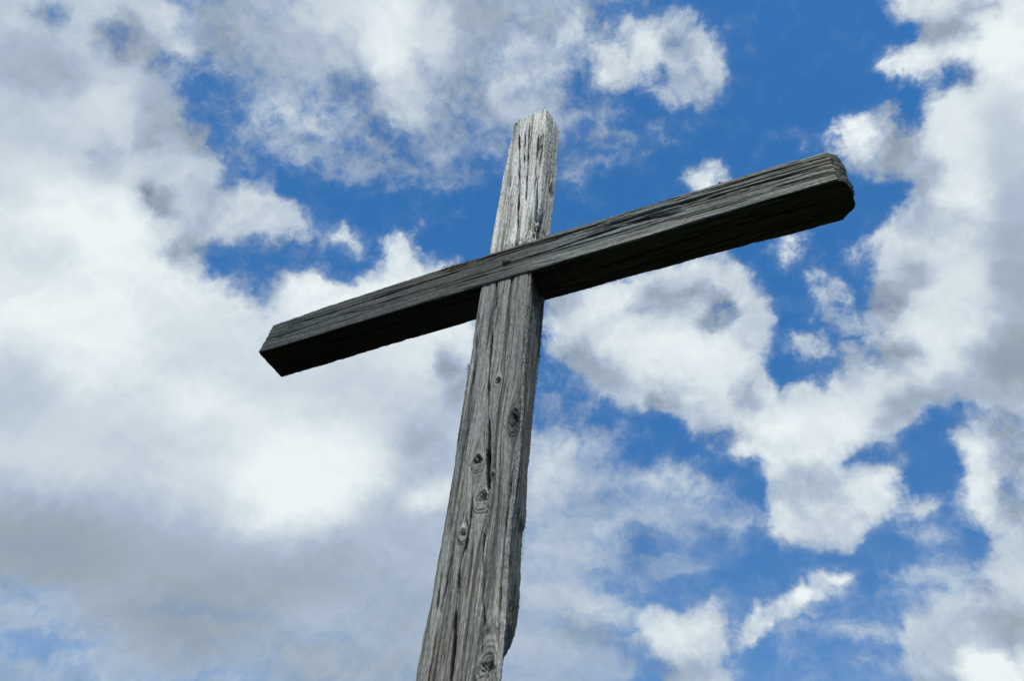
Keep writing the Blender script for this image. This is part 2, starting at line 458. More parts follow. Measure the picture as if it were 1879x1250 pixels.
def fmix(fac, a, b):
    n = N.new('ShaderNodeMix')
    n.data_type = 'FLOAT'
    lk(fac, n.inputs[0])
    lk(a, n.inputs[2])
    lk(b, n.inputs[3])
    return n.outputs[0]


def lin(c):
    return tuple(((v / 255) / 12.92 if v / 255 <= 0.04045 else ((v / 255 + 0.055) / 1.055) ** 2.4) for v in c) + (1.0,)


tc = N.new('ShaderNodeTexCoord')
d0 = tc.outputs['Generated']
# billowing distortion of the chart
w1 = vmath('SUBTRACT', noise(d0, 7.0, 3.0, 0.5).outputs['Color'], (0.5, 0.5, 0.5))
w2 = vmath('SUBTRACT', noise(d0, 30.0, 4.0, 0.6).outputs['Color'], (0.5, 0.5, 0.5))
dw = vmath('ADD', d0, vmath('SCALE', w1, scale=0.045))
dw = vmath('ADD', dw, vmath('SCALE', w2, scale=0.040))
ax = vmath('DOT_PRODUCT', dw, tuple(CR))
ay = vmath('DOT_PRODUCT', dw, tuple(CD))
az = math_('MAXIMUM', vmath('DOT_PRODUCT', dw, tuple(CF)), 0.05)
K = 1435.0
cu = math_('DIVIDE', ax, az)
cv = math_('DIVIDE', ay, az)
u = math_('MULTIPLY_ADD', cu, K / (U1 - U0), (939.5 - U0) / (U1 - U0))
v = math_('MULTIPLY_ADD', cv, K / (V1 - V0), (625.0 - V0) / (V1 - V0))
# three ramps of 32 columns per row of the chart
ua = math_('MULTIPLY', u, (NU - 1) / 31.0, clamp=True)
ub = math_('MULTIPLY_ADD', u, (NU - 1) / 31.0, -32 / 31.0, clamp=True)
uc = math_('MULTIPLY_ADD', u, (NU - 1) / 31.0, -64 / 31.0, clamp=True)
vr = math_('MULTIPLY', v, float(NV - 1))
# share of the second ramp: hand over between column 31 and column 32
hs = math_('MULTIPLY_ADD', u, float(NU - 1), -31.0, clamp=True)
hs2 = math_('MULTIPLY_ADD', u, float(NU - 1), -63.0, clamp=True)


def row_group(r):
    """one row of the chart as a node group: three colour ramps of 32 columns"""
    g = bpy.data.node_groups.new('cloud_row', 'ShaderNodeTree')
    for nm in ('a', 'b', 'c', 'h1', 'h2'):
        g.interface.new_socket(nm, in_out='INPUT', socket_type='NodeSocketFloat')
    g.interface.new_socket('row', in_out='OUTPUT', socket_type='NodeSocketColor')
    gi = g.nodes.new('NodeGroupInput')
    go = g.nodes.new('NodeGroupOutput')
    outs = []
    for q in range(3):
        cols = cg[r, 32 * q:32 * q + 32]
        n = g.nodes.new('ShaderNodeValToRGB')
        n.color_ramp.interpolation = 'LINEAR'
        els = n.color_ramp.elements
        els[0].position = 0.0
        els[1].position = 1.0
        els[0].color = [float(x_) for x_ in cols[0]] + [1]
        els[1].color = [float(x_) for x_ in cols[31]] + [1]
        for i_ in range(1, 31):
            e_ = els.new(i_ / 31.0)
            e_.color = [float(x_) for x_ in cols[i_]] + [1]
        g.links.new(gi.outputs[q], n.inputs[0])
        outs.append(n.outputs[0])
    prev = outs[0]
    for q in (1, 2):
        mx = g.nodes.new('ShaderNodeMix')
        mx.data_type = 'RGBA'
        g.links.new(gi.outputs[2 + q], mx.inputs[0])
        g.links.new(prev, mx.inputs[6])
        g.links.new(outs[q], mx.inputs[7])
        prev = mx.outputs[2]
    g.links.new(prev, go.inputs[0])
    return g


layout = None
for r in range(NV):
    gn = N.new('ShaderNodeGroup')
    gn.node_tree = row_group(r)
    for q, src in enumerate((ua, ub, uc, hs, hs2)):
        L.new(src, gn.inputs[q])
    row = gn.outputs[0]
    if layout is None:
        layout = row
    else:
        layout = mix(math_('ADD', vr, -(r - 1.0), clamp=True), layout, row)
sp = N.new('ShaderNodeSeparateColor')
L.new(layout, sp.inputs[0])
cc, ct, ck = sp.outputs[0], sp.outputs[1], sp.outputs[2]

# outside the chart: ordinary scattered cloud
g1 = noise(d0, 2.6, 5.0, 0.55).outputs['Fac']
eu = math_('MULTIPLY', math_('SUBTRACT', 0.5, math_('ABSOLUTE', math_('SUBTRACT', u, 0.5))), 28.0, clamp=True)
ev = math_('MULTIPLY', math_('SUBTRACT', 0.5, math_('ABSOLUTE', math_('SUBTRACT', v, 0.5))), 22.0, clamp=True)
front = math_('MULTIPLY', vmath('DOT_PRODUCT', d0, tuple(CF)), 6.0, clamp=True)
inside = math_('MULTIPLY', math_('MULTIPLY', eu, ev), front)
gc = math_('MULTIPLY_ADD', g1, 4.0, -1.45, clamp=True)
cc = fmix(inside, gc, cc)
ct = fmix(inside, 0.68, ct)
ck = fmix(inside, 0.4, ck)

# fractal edge detail
dn = vmath('ADD', d0, vmath('SCALE', w2, scale=0.02))
nA = noise(dn, 17.0, 9.0, 0.64, 0.25)
nC = noise(dn, 44.0, 7.0, 0.62, 0.2)
nf = math_('ADD', math_('MULTIPLY_ADD', nA.outputs['Fac'], 0.56, -0.28), math_('MULTIPLY_ADD', nC.outputs['Fac'], 0.76, -0.38))
sh = vmath('ADD', dn, tuple(-0.011 * (SUN_DIR * 0.4 - CD * 0.9)))
nB = noise(sh, 17.0, 6.0, 0.64, 0.25)
relief = math_('SUBTRACT', nA.outputs['Fac'], nB.outputs['Fac'])
# streaky texture for the thin veils low in the sky
scv = N.new('ShaderNodeCombineXYZ')
L.new(math_('MULTIPLY', cu, 6.0), scv.inputs[0])
L.new(math_('MULTIPLY', cv, 24.0), scv.inputs[1])
nS = noise(scv.outputs[0], 1.0, 6.0, 0.55, 0.3)
ns = math_('SUBTRACT', nS.outputs['Fac'], 0.5)
low = math_('MULTIPLY_ADD', v, 5.0, -2.9, clamp=True)
nmix = fmix(math_('MULTIPLY', low, math_('SUBTRACT', 1.0, ck)), nf, math_('MULTIPLY', ns, 1.9))
amp = fmix(ck, 1.6, 2.9)
# no noise where the chart is fully clear or fully covered and smooth
mid = math_('MULTIPLY', math_('MULTIPLY', cc, math_('SUBTRACT', 1.0, cc)), 4.0, clamp=True)
mid = math_('POWER', mid, 0.6)
raw = math_('MULTIPLY_ADD', math_('MULTIPLY', nmix, amp), mid, cc)
mr = N.new('ShaderNodeMapRange')
mr.interpolation_type = 'SMOOTHSTEP'
lk(raw, mr.inputs[0])
lk(math_('MULTIPLY', ck, 0.28), mr.inputs[1])
lk(math_('MULTIPLY_ADD', ck, -0.16, 1.0), mr.inputs[2])
mv = N.new('ShaderNodeMapRange')              # thin translucent veil round and between the clouds
mv.interpolation_type = 'SMOOTHSTEP'
lk(math_('MULTIPLY_ADD', nf, 1.1, cc), mv.inputs[0])
mv.inputs[1].default_value = -0.02
mv.inputs[2].default_value = 1.05
alpha = fmix(0.5, mr.outputs[0], mv.outputs[0])
full = N.new('ShaderNodeMapRange')
full.interpolation_type = 'SMOOTHSTEP'
lk(raw, full.inputs[0])
full.inputs[1].default_value = 0.75
full.inputs[2].default_value = 1.0
alpha = math_('MAXIMUM', alpha, full.outputs[0])
# tone of the cloud
tk = fmix(ck, 0.16, 1.3)
tone = math_('MULTIPLY_ADD', relief, tk, ct)
tone = math_('MULTIPLY_ADD', math_('SUBTRACT', noise(dw, 5.0, 2.5, 0.45).outputs['Fac'], 0.5), 0.42, tone, clamp=True)
cr = N.new('ShaderNodeValToRGB')
els = cr.color_ramp.elements
stops = [(0.0, (92, 106, 140)), (0.2, (134, 147, 172)), (0.38, (154, 168, 181)), (0.55, (172, 187, 206)), (0.78, (206, 218, 226)), (1.0, (236, 244, 246))]
while len(els) < 6:
    els.new(0.5)
for e, (p_, c_) in zip(els, stops):
    e.position = p_
for e, (p_, c_) in zip(els, stops):
    e.color = lin(c_)
L.new(tone, cr.inputs[0])

sky = N.new('ShaderNodeTexSky')
sky.sky_type = 'NISHITA'
sky.sun_disc = False
sky.sun_elevation = sun_el
sky.sun_rotation = sun_az
sky.altitude = 300
sky.air_density = 1.0
sky.dust_density = 0.3
sky.ozone_density = 3.0
SKY = 0.10
tint = N.new('ShaderNodeMix')
tint.data_type = 'RGBA'
tint.blend_type = 'MULTIPLY'
tint.inputs[0].default_value = 1.0
L.new(sky.outputs[0], tint.inputs[6])
tint.inputs[7].default_value = (0.50, 1.29, 1.78, 1)
cloud = N.new('ShaderNodeMix')
cloud.data_type = 'RGBA'
cloud.blend_type = 'MULTIPLY'
cloud.inputs[0].default_value = 1.0
L.new(cr.outputs[0], cloud.inputs[6])
cloud.inputs[7].default_value = (1 / SKY, 1 / SKY, 1 / SKY, 1)
zz_ = N.new('ShaderNodeSeparateXYZ')
L.new(d0, zz_.inputs[0])
el = math_('MULTIPLY_ADD', zz_.outputs[2], 2.6, -0.75, clamp=True)
L.new(mix(el, (0.74, 1.08, 1.30, 1), (0.50, 1.29, 1.78, 1)), tint.inputs[7])
fin = mix(alpha, tint.outputs[2], cloud.outputs[2])
bg = N.new('ShaderNodeBackground')
L.new(fin, bg.inputs[0])
bg.inputs[1].default_value = SKY
wo = N.new('ShaderNodeOutputWorld')
L.new(bg.outputs[0], wo.inputs[0])
W.cycles.sampling_method = 'MANUAL'
W.cycles.sample_map_resolution = 256

# ------------------------------------------------------------------ noise in numpy


def _vn_block(x, y, z, seed):
    i, j, k = np.floor(x), np.floor(y), np.floor(z)
    fx, fy, fz = x - i, y - j, z - k
    fx, fy, fz = (t * t * t * (t * (t * 6 - 15) + 10) for t in (fx, fy, fz))
    hi = [(i.astype(np.int32) + a).view(np.uint32) * np.uint32(374761393) for a in (0, 1)]
    hj = [(j.astype(np.int32) + a).view(np.uint32) * np.uint32(668265263) for a in (0, 1)]
    hk = [(k.astype(np.int32) + a).view(np.uint32) * np.uint32(2246822519) + np.uint32((seed * 1274126177) & 0xffffffff) for a in (0, 1)]

    def hv(a, b, c):
        h = hi[a] + hj[b] + hk[c]
        h ^= h >> np.uint32(13)
        h *= np.uint32(1274126177)
        h ^= h >> np.uint32(16)
        h *= np.uint32(2654435761)
        h >>= np.uint32(16)
        return h.astype(np.float32)
    pl = []
    for a in (0, 1):
        rows = []
        for b in (0, 1):
            v0 = hv(a, b, 0)
            rows.append(v0 + fz * (hv(a, b, 1) - v0))
        pl.append(rows[0] + fy * (rows[1] - rows[0]))
    return (pl[0] + fx * (pl[1] - pl[0])) * np.float32(1 / 32767.5) - np.float32(1)


def vn(x, y, z, seed=0):
    x, y, z = np.broadcast_arrays(x, y, z)
    shp = x.shape
    x, y, z = (np.ascontiguousarray(q, np.float32).ravel() for q in (x, y, z))
    out = np.empty(x.shape, np.float32)
    for o in range(0, len(x), 16384):
        out[o:o + 16384] = _vn_block(x[o:o + 16384], y[o:o + 16384], z[o:o + 16384], seed)
    return out.reshape(shp)


def fbm(x, y, z, seed=0, octs=3, gain=0.5):
    s, a, t = 0, 1.0, 0
    for o in range(octs):
        s = s + a * vn(x * 2 ** o, y * 2 ** o, z * 2 ** o, seed + 17 * o)
        t += a
        a *= gain
    return s / t


def relu(x):
    return np.maximum(x, 0)


# ------------------------------------------------------------------ object helpers


def empty(name, loc, label, cat):
    o = bpy.data.objects.new(name, None)
    COL.objects.link(o)
    o.location = loc
    o.empty_display_size = 0.3
    o['label'] = label
    o['category'] = cat
    return o


def mesh_obj(name, co, faces, mat, parent=None, smooth=True, attr=None, loc=(0, 0, 0)):
    """faces: (n,4) or (n,3) array"""
    me = bpy.data.meshes.new(name)
    co = np.asarray(co, np.float32)
    faces = np.asarray(faces, np.int32)
    k = faces.shape[1]
    me.vertices.add(len(co))
    me.vertices.foreach_set('co', co.ravel())
    me.loops.add(faces.size)
    me.loops.foreach_set('vertex_index', faces.ravel())
    me.polygons.add(len(faces))
    me.polygons.foreach_set('loop_start', np.arange(0, faces.size, k, dtype=np.int32))
    if attr is not None:
        for an, av in attr.items():
            at = me.attributes.new(an, 'FLOAT_COLOR', 'POINT')
            rgba = np.ones((len(co), 4), np.float32)
            rgba[:, :3] = av
            at.data.foreach_set('color', rgba.ravel())
    me.update(calc_edges=True)
    me.validate()
    if smooth:
        me.polygons.foreach_set('use_smooth', np.ones(len(me.polygons), bool))
    me.materials.append(mat)
    o = bpy.data.objects.new(name, me)
    COL.objects.link(o)
    o.location = loc
    if parent:
        o.parent = parent
    return o


def new_mat(name):
    mt = bpy.data.materials.new(name)
    mt.use_nodes = True
    nodes = mt.node_tree.nodes
    return mt, nodes, mt.node_tree.links, nodes['Principled BSDF']


def wood_material(name, stretch):
    mt, n, l, bs = new_mat(name)
    at = n.new('ShaderNodeAttribute')
    at.attribute_name = 'wood_tint'
    tcx = n.new('ShaderNodeTexCoord')
    nz = n.new('ShaderNodeTexNoise')
    nz.inputs['Scale'].default_value = 300
    nz.inputs['Detail'].default_value = 4
    nz.inputs['Roughness'].default_value = 0.65
    mp = n.new('ShaderNodeMapping')
    mp.inputs['Scale'].default_value = stretch
    l.new(tcx.outputs['Object'], mp.inputs['Vector'])
    l.new(mp.outputs[0], nz.inputs['Vector'])
    mr_ = n.new('ShaderNodeMapRange')
    mr_.inputs[1].default_value = 0.3
    mr_.inputs[2].default_value = 0.7
    mr_.inputs[3].default_value = 0.5
    mr_.inputs[4].default_value = 1.5
    l.new(nz.outputs['Fac'], mr_.inputs[0])
    mx = n.new('ShaderNodeMix')
    mx.data_type = 'RGBA'
    mx.blend_type = 'MULTIPLY'
    mx.inputs[0].default_value = 1
    l.new(at.outputs['Color'], mx.inputs[6])
    l.new(mr_.outputs[0], mx.inputs[7])
    l.new(mx.outputs[2], bs.inputs['Base Color'])
    bs.inputs['Roughness'].default_value = 0.72
    bs.inputs['Specular IOR Level'].default_value = 0.22
    bp = n.new('ShaderNodeBump')
    bp.inputs['Strength'].default_value = 0.4
    bp.inputs['Distance'].default_value = 0.002
    l.new(nz.outputs['Fac'], bp.inputs['Height'])
    l.new(bp.outputs[0], bs.inputs['Normal'])
    return mt


WOOD = wood_material('weathered_upright_wood', (1, 1, 0.16))
WOODX = wood_material('weathered_crossbeam_wood', (0.16, 1, 1))

# ------------------------------------------------------------------ timber builder


def timber_rows(l, a0, a1, b0, b1, rc, nf_, ns_, nb, nt_, m_=6):
    """cross sections along l: 'a' axis is the width seen from the front, 'b' the depth (0 = front).
    a0/a1 = (front, back) limits; returns arrays A,B,(normals) of shape rows x perimeter and face tags."""
    a0f, a0b = a0
    a1f, a1b = a1
    pts = []

    def pos(s, t):                   # s across 0..1, t depth 0..1
        lo = a0f + (a0b - a0f) * t
        hi = a1f + (a1b - a1f) * t
        return lo + (hi - lo) * s, b0 + (b1 - b0) * t
    wid = a1f - a0f
    dep = b1 - b0
    es, et = rc / wid, rc / dep
    A, B, NA, NB, TAG = [], [], [], [], []

    def add(s, t, na, nb_, tag):
        a, b = pos(s, t)
        A.append(a)
        B.append(b)
        NA.append(np.full_like(l, na))
        NB.append(np.full_like(l, nb_))
        TAG.append(tag)
    corners = [(1, 0, 0), (1, 1, 90), (0, 1, 180), (0, 0, 270)]
    # start on the front face going left -> right (a0 -> a1)
    for i in range(nf_):
        f = i / (nf_ - 1)
        add(es + (1 - 2 * es) * f, 0 * es, 0, -1, 0)
    for ang in np.linspace(0, 90, m_ + 2)[1:-1]:
        c, s_ = math.cos(math.radians(ang)), math.sin(math.radians(ang))
        add(1 - es + es * s_, et - et * c, s_, -c, 1)
    for i in range(ns_):
        f = i / (ns_ - 1)
        add(1 + 0 * es, et + (1 - 2 * et) * f, 1, 0, 2)
    for ang in np.linspace(0, 90, m_ + 2)[1:-1]:
        c, s_ = math.cos(math.radians(ang)), math.sin(math.radians(ang))
        add(1 - es + es * c, 1 - et + et * s_, c, s_, 3)
    for i in range(nb):
        f = i / (nb - 1)
        add(1 - es - (1 - 2 * es) * f, 1 + 0 * es, 0, 1, 4)
    for ang in np.linspace(0, 90, m_ + 2)[1:-1]:
        c, s_ = math.cos(math.radians(ang)), math.sin(math.radians(ang))
        add(es - es * s_, 1 - et + et * c, -s_, c, 5)
    for i in range(nt_):
        f = i / (nt_ - 1)
        add(0 * es, 1 - et - (1 - 2 * et) * f, -1, 0, 6)
    for ang in np.linspace(0, 90, m_ + 2)[1:-1]:
        c, s_ = math.cos(math.radians(ang)), math.sin(math.radians(ang))
        add(es - es * c, et - et * s_, -c, -s_, 7)
    return np.stack(A, 1), np.stack(B, 1), np.stack(NA, 1), np.stack(NB, 1), np.array(TAG)


def tube_faces(R, P):
    r = np.arange(R - 1)[:, None]
    p = np.arange(P)[None, :]
    q = (p + 1) % P
    f = np.stack([r * P + p + 0 * q, r * P + q, (r + 1) * P + q, (r + 1) * P + p + 0 * q], -1).reshape(-1, 4)
    return f


def wood_height(g, b, l, seed, checks=1.0, fine=1.0):
    """inward depth in metres and a grain value -1..1; fibres run along l"""
    wob = 0.0038 * fbm(g * 8, b * 8, l * 1.0, seed + 3, 2) + 0.0004 * vn(g * 40, b * 40, l * 14, seed + 4)
    gg = g + wob
    bb = b + 0.6 * wob
    n1 = vn(gg * 260, bb * 260, l * 6.0, seed + 1)
    n2 = fbm(gg * 110, bb * 110, l * 2.6, seed + 2, 2)
    n3 = vn(gg * 38, bb * 38, l * 1.3, seed + 5)
    n4 = fbm(g * 9, b * 9, l * 3.0, seed + 6, 2)
    n5 = fbm(g * 190, b * 190, l * 50, seed + 7, 2)
    gr1 = relu(n1 - 0.05)
    gr2 = relu(1 - np.abs(n2 - 0.05) / 0.17) ** 1.2 * sm(0.7 + 0.9 * vn(g * 60, b * 60, l * 5, seed + 12))
    mk = sm((vn(g * 26, b * 26, l * 1.7, seed + 9) + 0.35) / 0.5)
    gr3 = relu(1 - np.abs(vn(gg * 48, bb * 48, l * 0.8, seed + 8)) / 0.12) ** 0.7 * mk
    mk4 = sm((vn(g * 30, b * 30, l * 2.4, seed + 11) + 0.1) / 0.4)
    gr4 = relu(1 - np.abs(vn(gg * 80, bb * 80, l * 1.3, seed + 10) - 0.1) / 0.17) ** 0.7 * mk4
    h = fine * (0.0011 * gr1 + 0.0024 * gr2 + 0.0007 * n3 + 0.0018 * n4 + 0.0006 * n5) + checks * (0.0085 * gr3 + 0.0060 * gr4)
    n6 = vn(gg * 420, bb * 420, l * 9, seed + 13)
    val = 0.55 * n1 + 0.55 * n2 + 0.30 * n3 + 0.30 * n5 + 0.45 * n6
    lines = relu(1 - np.abs(vn(gg * 130, bb * 130, l * 1.1, seed + 14)) / 0.16) * sm((vn(g * 70, b * 70, l * 4, seed + 15) + 0.35) / 0.5)
    h = h + 0.0022 * checks * lines
    groove = np.clip(0.35 * gr1 + 0.5 * gr2 + 1.0 * gr3 + 0.8 * gr4 + 0.75 * lines, 0, 1.5)
    return h, val, groove


def crack_depth(a, l, path, width, depth, seed=0):
    """path: (l, a) points; spindle-shaped open crack"""
    P = np.array(sorted(path), float)
    ac = np.interp(l, P[:, 0], P[:, 1])
    ac = ac + 0.0012 * vn(l * 22, 0 * l, 0 * l, 50 + seed) + 0.0005 * vn(l * 120, 0 * l, 0 * l, 51 + seed)
    f = (l - P[0, 0]) / (P[-1, 0] - P[0, 0])
    prof = np.clip(np.minimum(f, 1 - f) * 6, 0, 1) ** 0.6 * ((f > 0) & (f < 1))
    prof = prof * (0.75 + 0.45 * vn(l * 18, 0 * l, 0 * l, 60 + seed))
    w = np.maximum(1.08 * width * prof, 1e-5)
    return depth * np.clip(prof, 0, 1.2) * np.exp(-(np.abs(a - ac) / w) ** 3)


# ------------------------------------------------------------------ the cross
cross = empty('wooden_cross', (0, 0, 0), 'tall weathered grey wooden cross of two heavy square timbers against a cloudy blue sky', 'cross')

PL = [(1.2, -0.086), (1.114, -0.086), (0.934, -0.0851), (0.736, -0.0889), (0.537, -0.0934), (0.367, -0.0966), (0.195, -0.0985), (-0.01, -0.1065), (-0.096, -0.1075),
      (-0.177, -0.109), (-0.308, -0.1075), (-0.407, -0.1062), (-0.524, -0.1055), (-0.623, -0.1047), (-0.717, -0.1042), (-0.835, -0.1044), (-0.954, -0.105),
      (-1.065, -0.106), (-1.154, -0.1073), (-1.237, -0.1088), (-1.31, -0.1101), (-1.385, -0.1118), (-1.429, -0.114), (-1.6, -0.118), (-4.0, -0.13)]
PR = [(1.2, 0.083), (1.132, 0.0838), (0.939, 0.0895), (0.727, 0.0950), (0.497, 0.0980), (0.322, 0.0985), (0.19, 0.097), (-0.023, 0.0905), (-0.159, 0.0965),
      (-0.29, 0.0995), (-0.412, 0.1022), (-0.528, 0.1068), (-0.636, 0.1109), (-0.719, 0.1140), (-0.797, 0.1160), (-0.871, 0.1139), (-0.959, 0.1119),
      (-1.043, 0.1108), (-1.138, 0.1130), (-1.229, 0.1190), (-1.3, 0.1240), (-1.367, 0.1268), (-1.441, 0.1287), (-1.6, 0.13), (-4.0, 0.14)]
PS = [(1.2, 0.0863), (1.171, 0.0863), (1.056, 0.0864), (0.883, 0.087), (0.72, 0.0872), (0.568, 0.0856), (0.418, 0.0822), (0.034, 0.0795), (-0.075, 0.0795),
      (-0.211, 0.0797), (-0.314, 0.0784), (-0.411, 0.0755), (-0.526, 0.0735), (-0.635, 0.0722), (-0.758, 0.0725), (-0.855, 0.0763), (-0.929, 0.0787),
      (-0.958, 0.0705), (-0.985, 0.0722), (-1.084, 0.0761), (-1.148, 0.0784), (-1.195, 0.0808), (-1.24, 0.0784), (-1.276, 0.0674), (-1.301, 0.0525),
      (-1.353, 0.0340), (-1.393, 0.02), (-1.6, 0.02), (-2.2, 0.05), (-4.0, 0.07)]
BT = [(-1.2, 0.0811), (-1.09, 0.0811), (-0.95, 0.0966), (-0.81, 0.1114), (-0.67, 0.1254), (-0.53, 0.1388), (-0.39, 0.1516), (-0.25, 0.1636), (-0.11, 0.175), (0.03, 0.1858), (0.17, 0.1959), (0.31, 0.2055), (0.45, 0.2144), (0.59, 0.2227), (0.73, 0.2305), (0.87, 0.2377), (1.01, 0.2444), (1.15, 0.2505), (1.3, 0.2509)]
BB = [(-1.2, -0.0734), (-1.09, -0.0734), (-0.95, -0.062), (-0.81, -0.0509), (-0.67, -0.0401), (-0.53, -0.0297), (-0.39, -0.0195), (-0.25, -0.0095), (-0.11, 0.0004), (0.03, 0.0101), (0.17, 0.0197), (0.31, 0.0293), (0.45, 0.0389), (0.59, 0.0486), (0.73, 0.0583), (0.87, 0.0682), (1.01, 0.0782), (1.15, 0.0885), (1.3, 0.0892)]
BK = [(-1.2, 0.1614), (-1.09, 0.1614), (-0.95, 0.1589), (-0.81, 0.1568), (-0.67, 0.1552), (-0.53, 0.154), (-0.39, 0.1533), (-0.25, 0.1531), (-0.11, 0.1532), (0.03, 0.1539), (0.17, 0.155), (0.31, 0.1565), (0.45, 0.1585), (0.59, 0.1609), (0.73, 0.1638), (0.87, 0.1672), (1.01, 0.1709), (1.15, 0.1752), (1.3, 0.1755)]


def prof(tab, z, smooth_=0.0):
    P = np.array(sorted(tab), float)
    if smooth_ <= 0:
        return np.interp(z, P[:, 0], P[:, 1])
    return sum(np.interp(z + o_, P[:, 0], P[:, 1]) * w_ for o_, w_ in
               ((-smooth_, .15), (-smooth_ / 2, .2), (0, .3), (smooth_ / 2, .2), (smooth_, .15)))


# --- upright
import time
T0 = time.time()


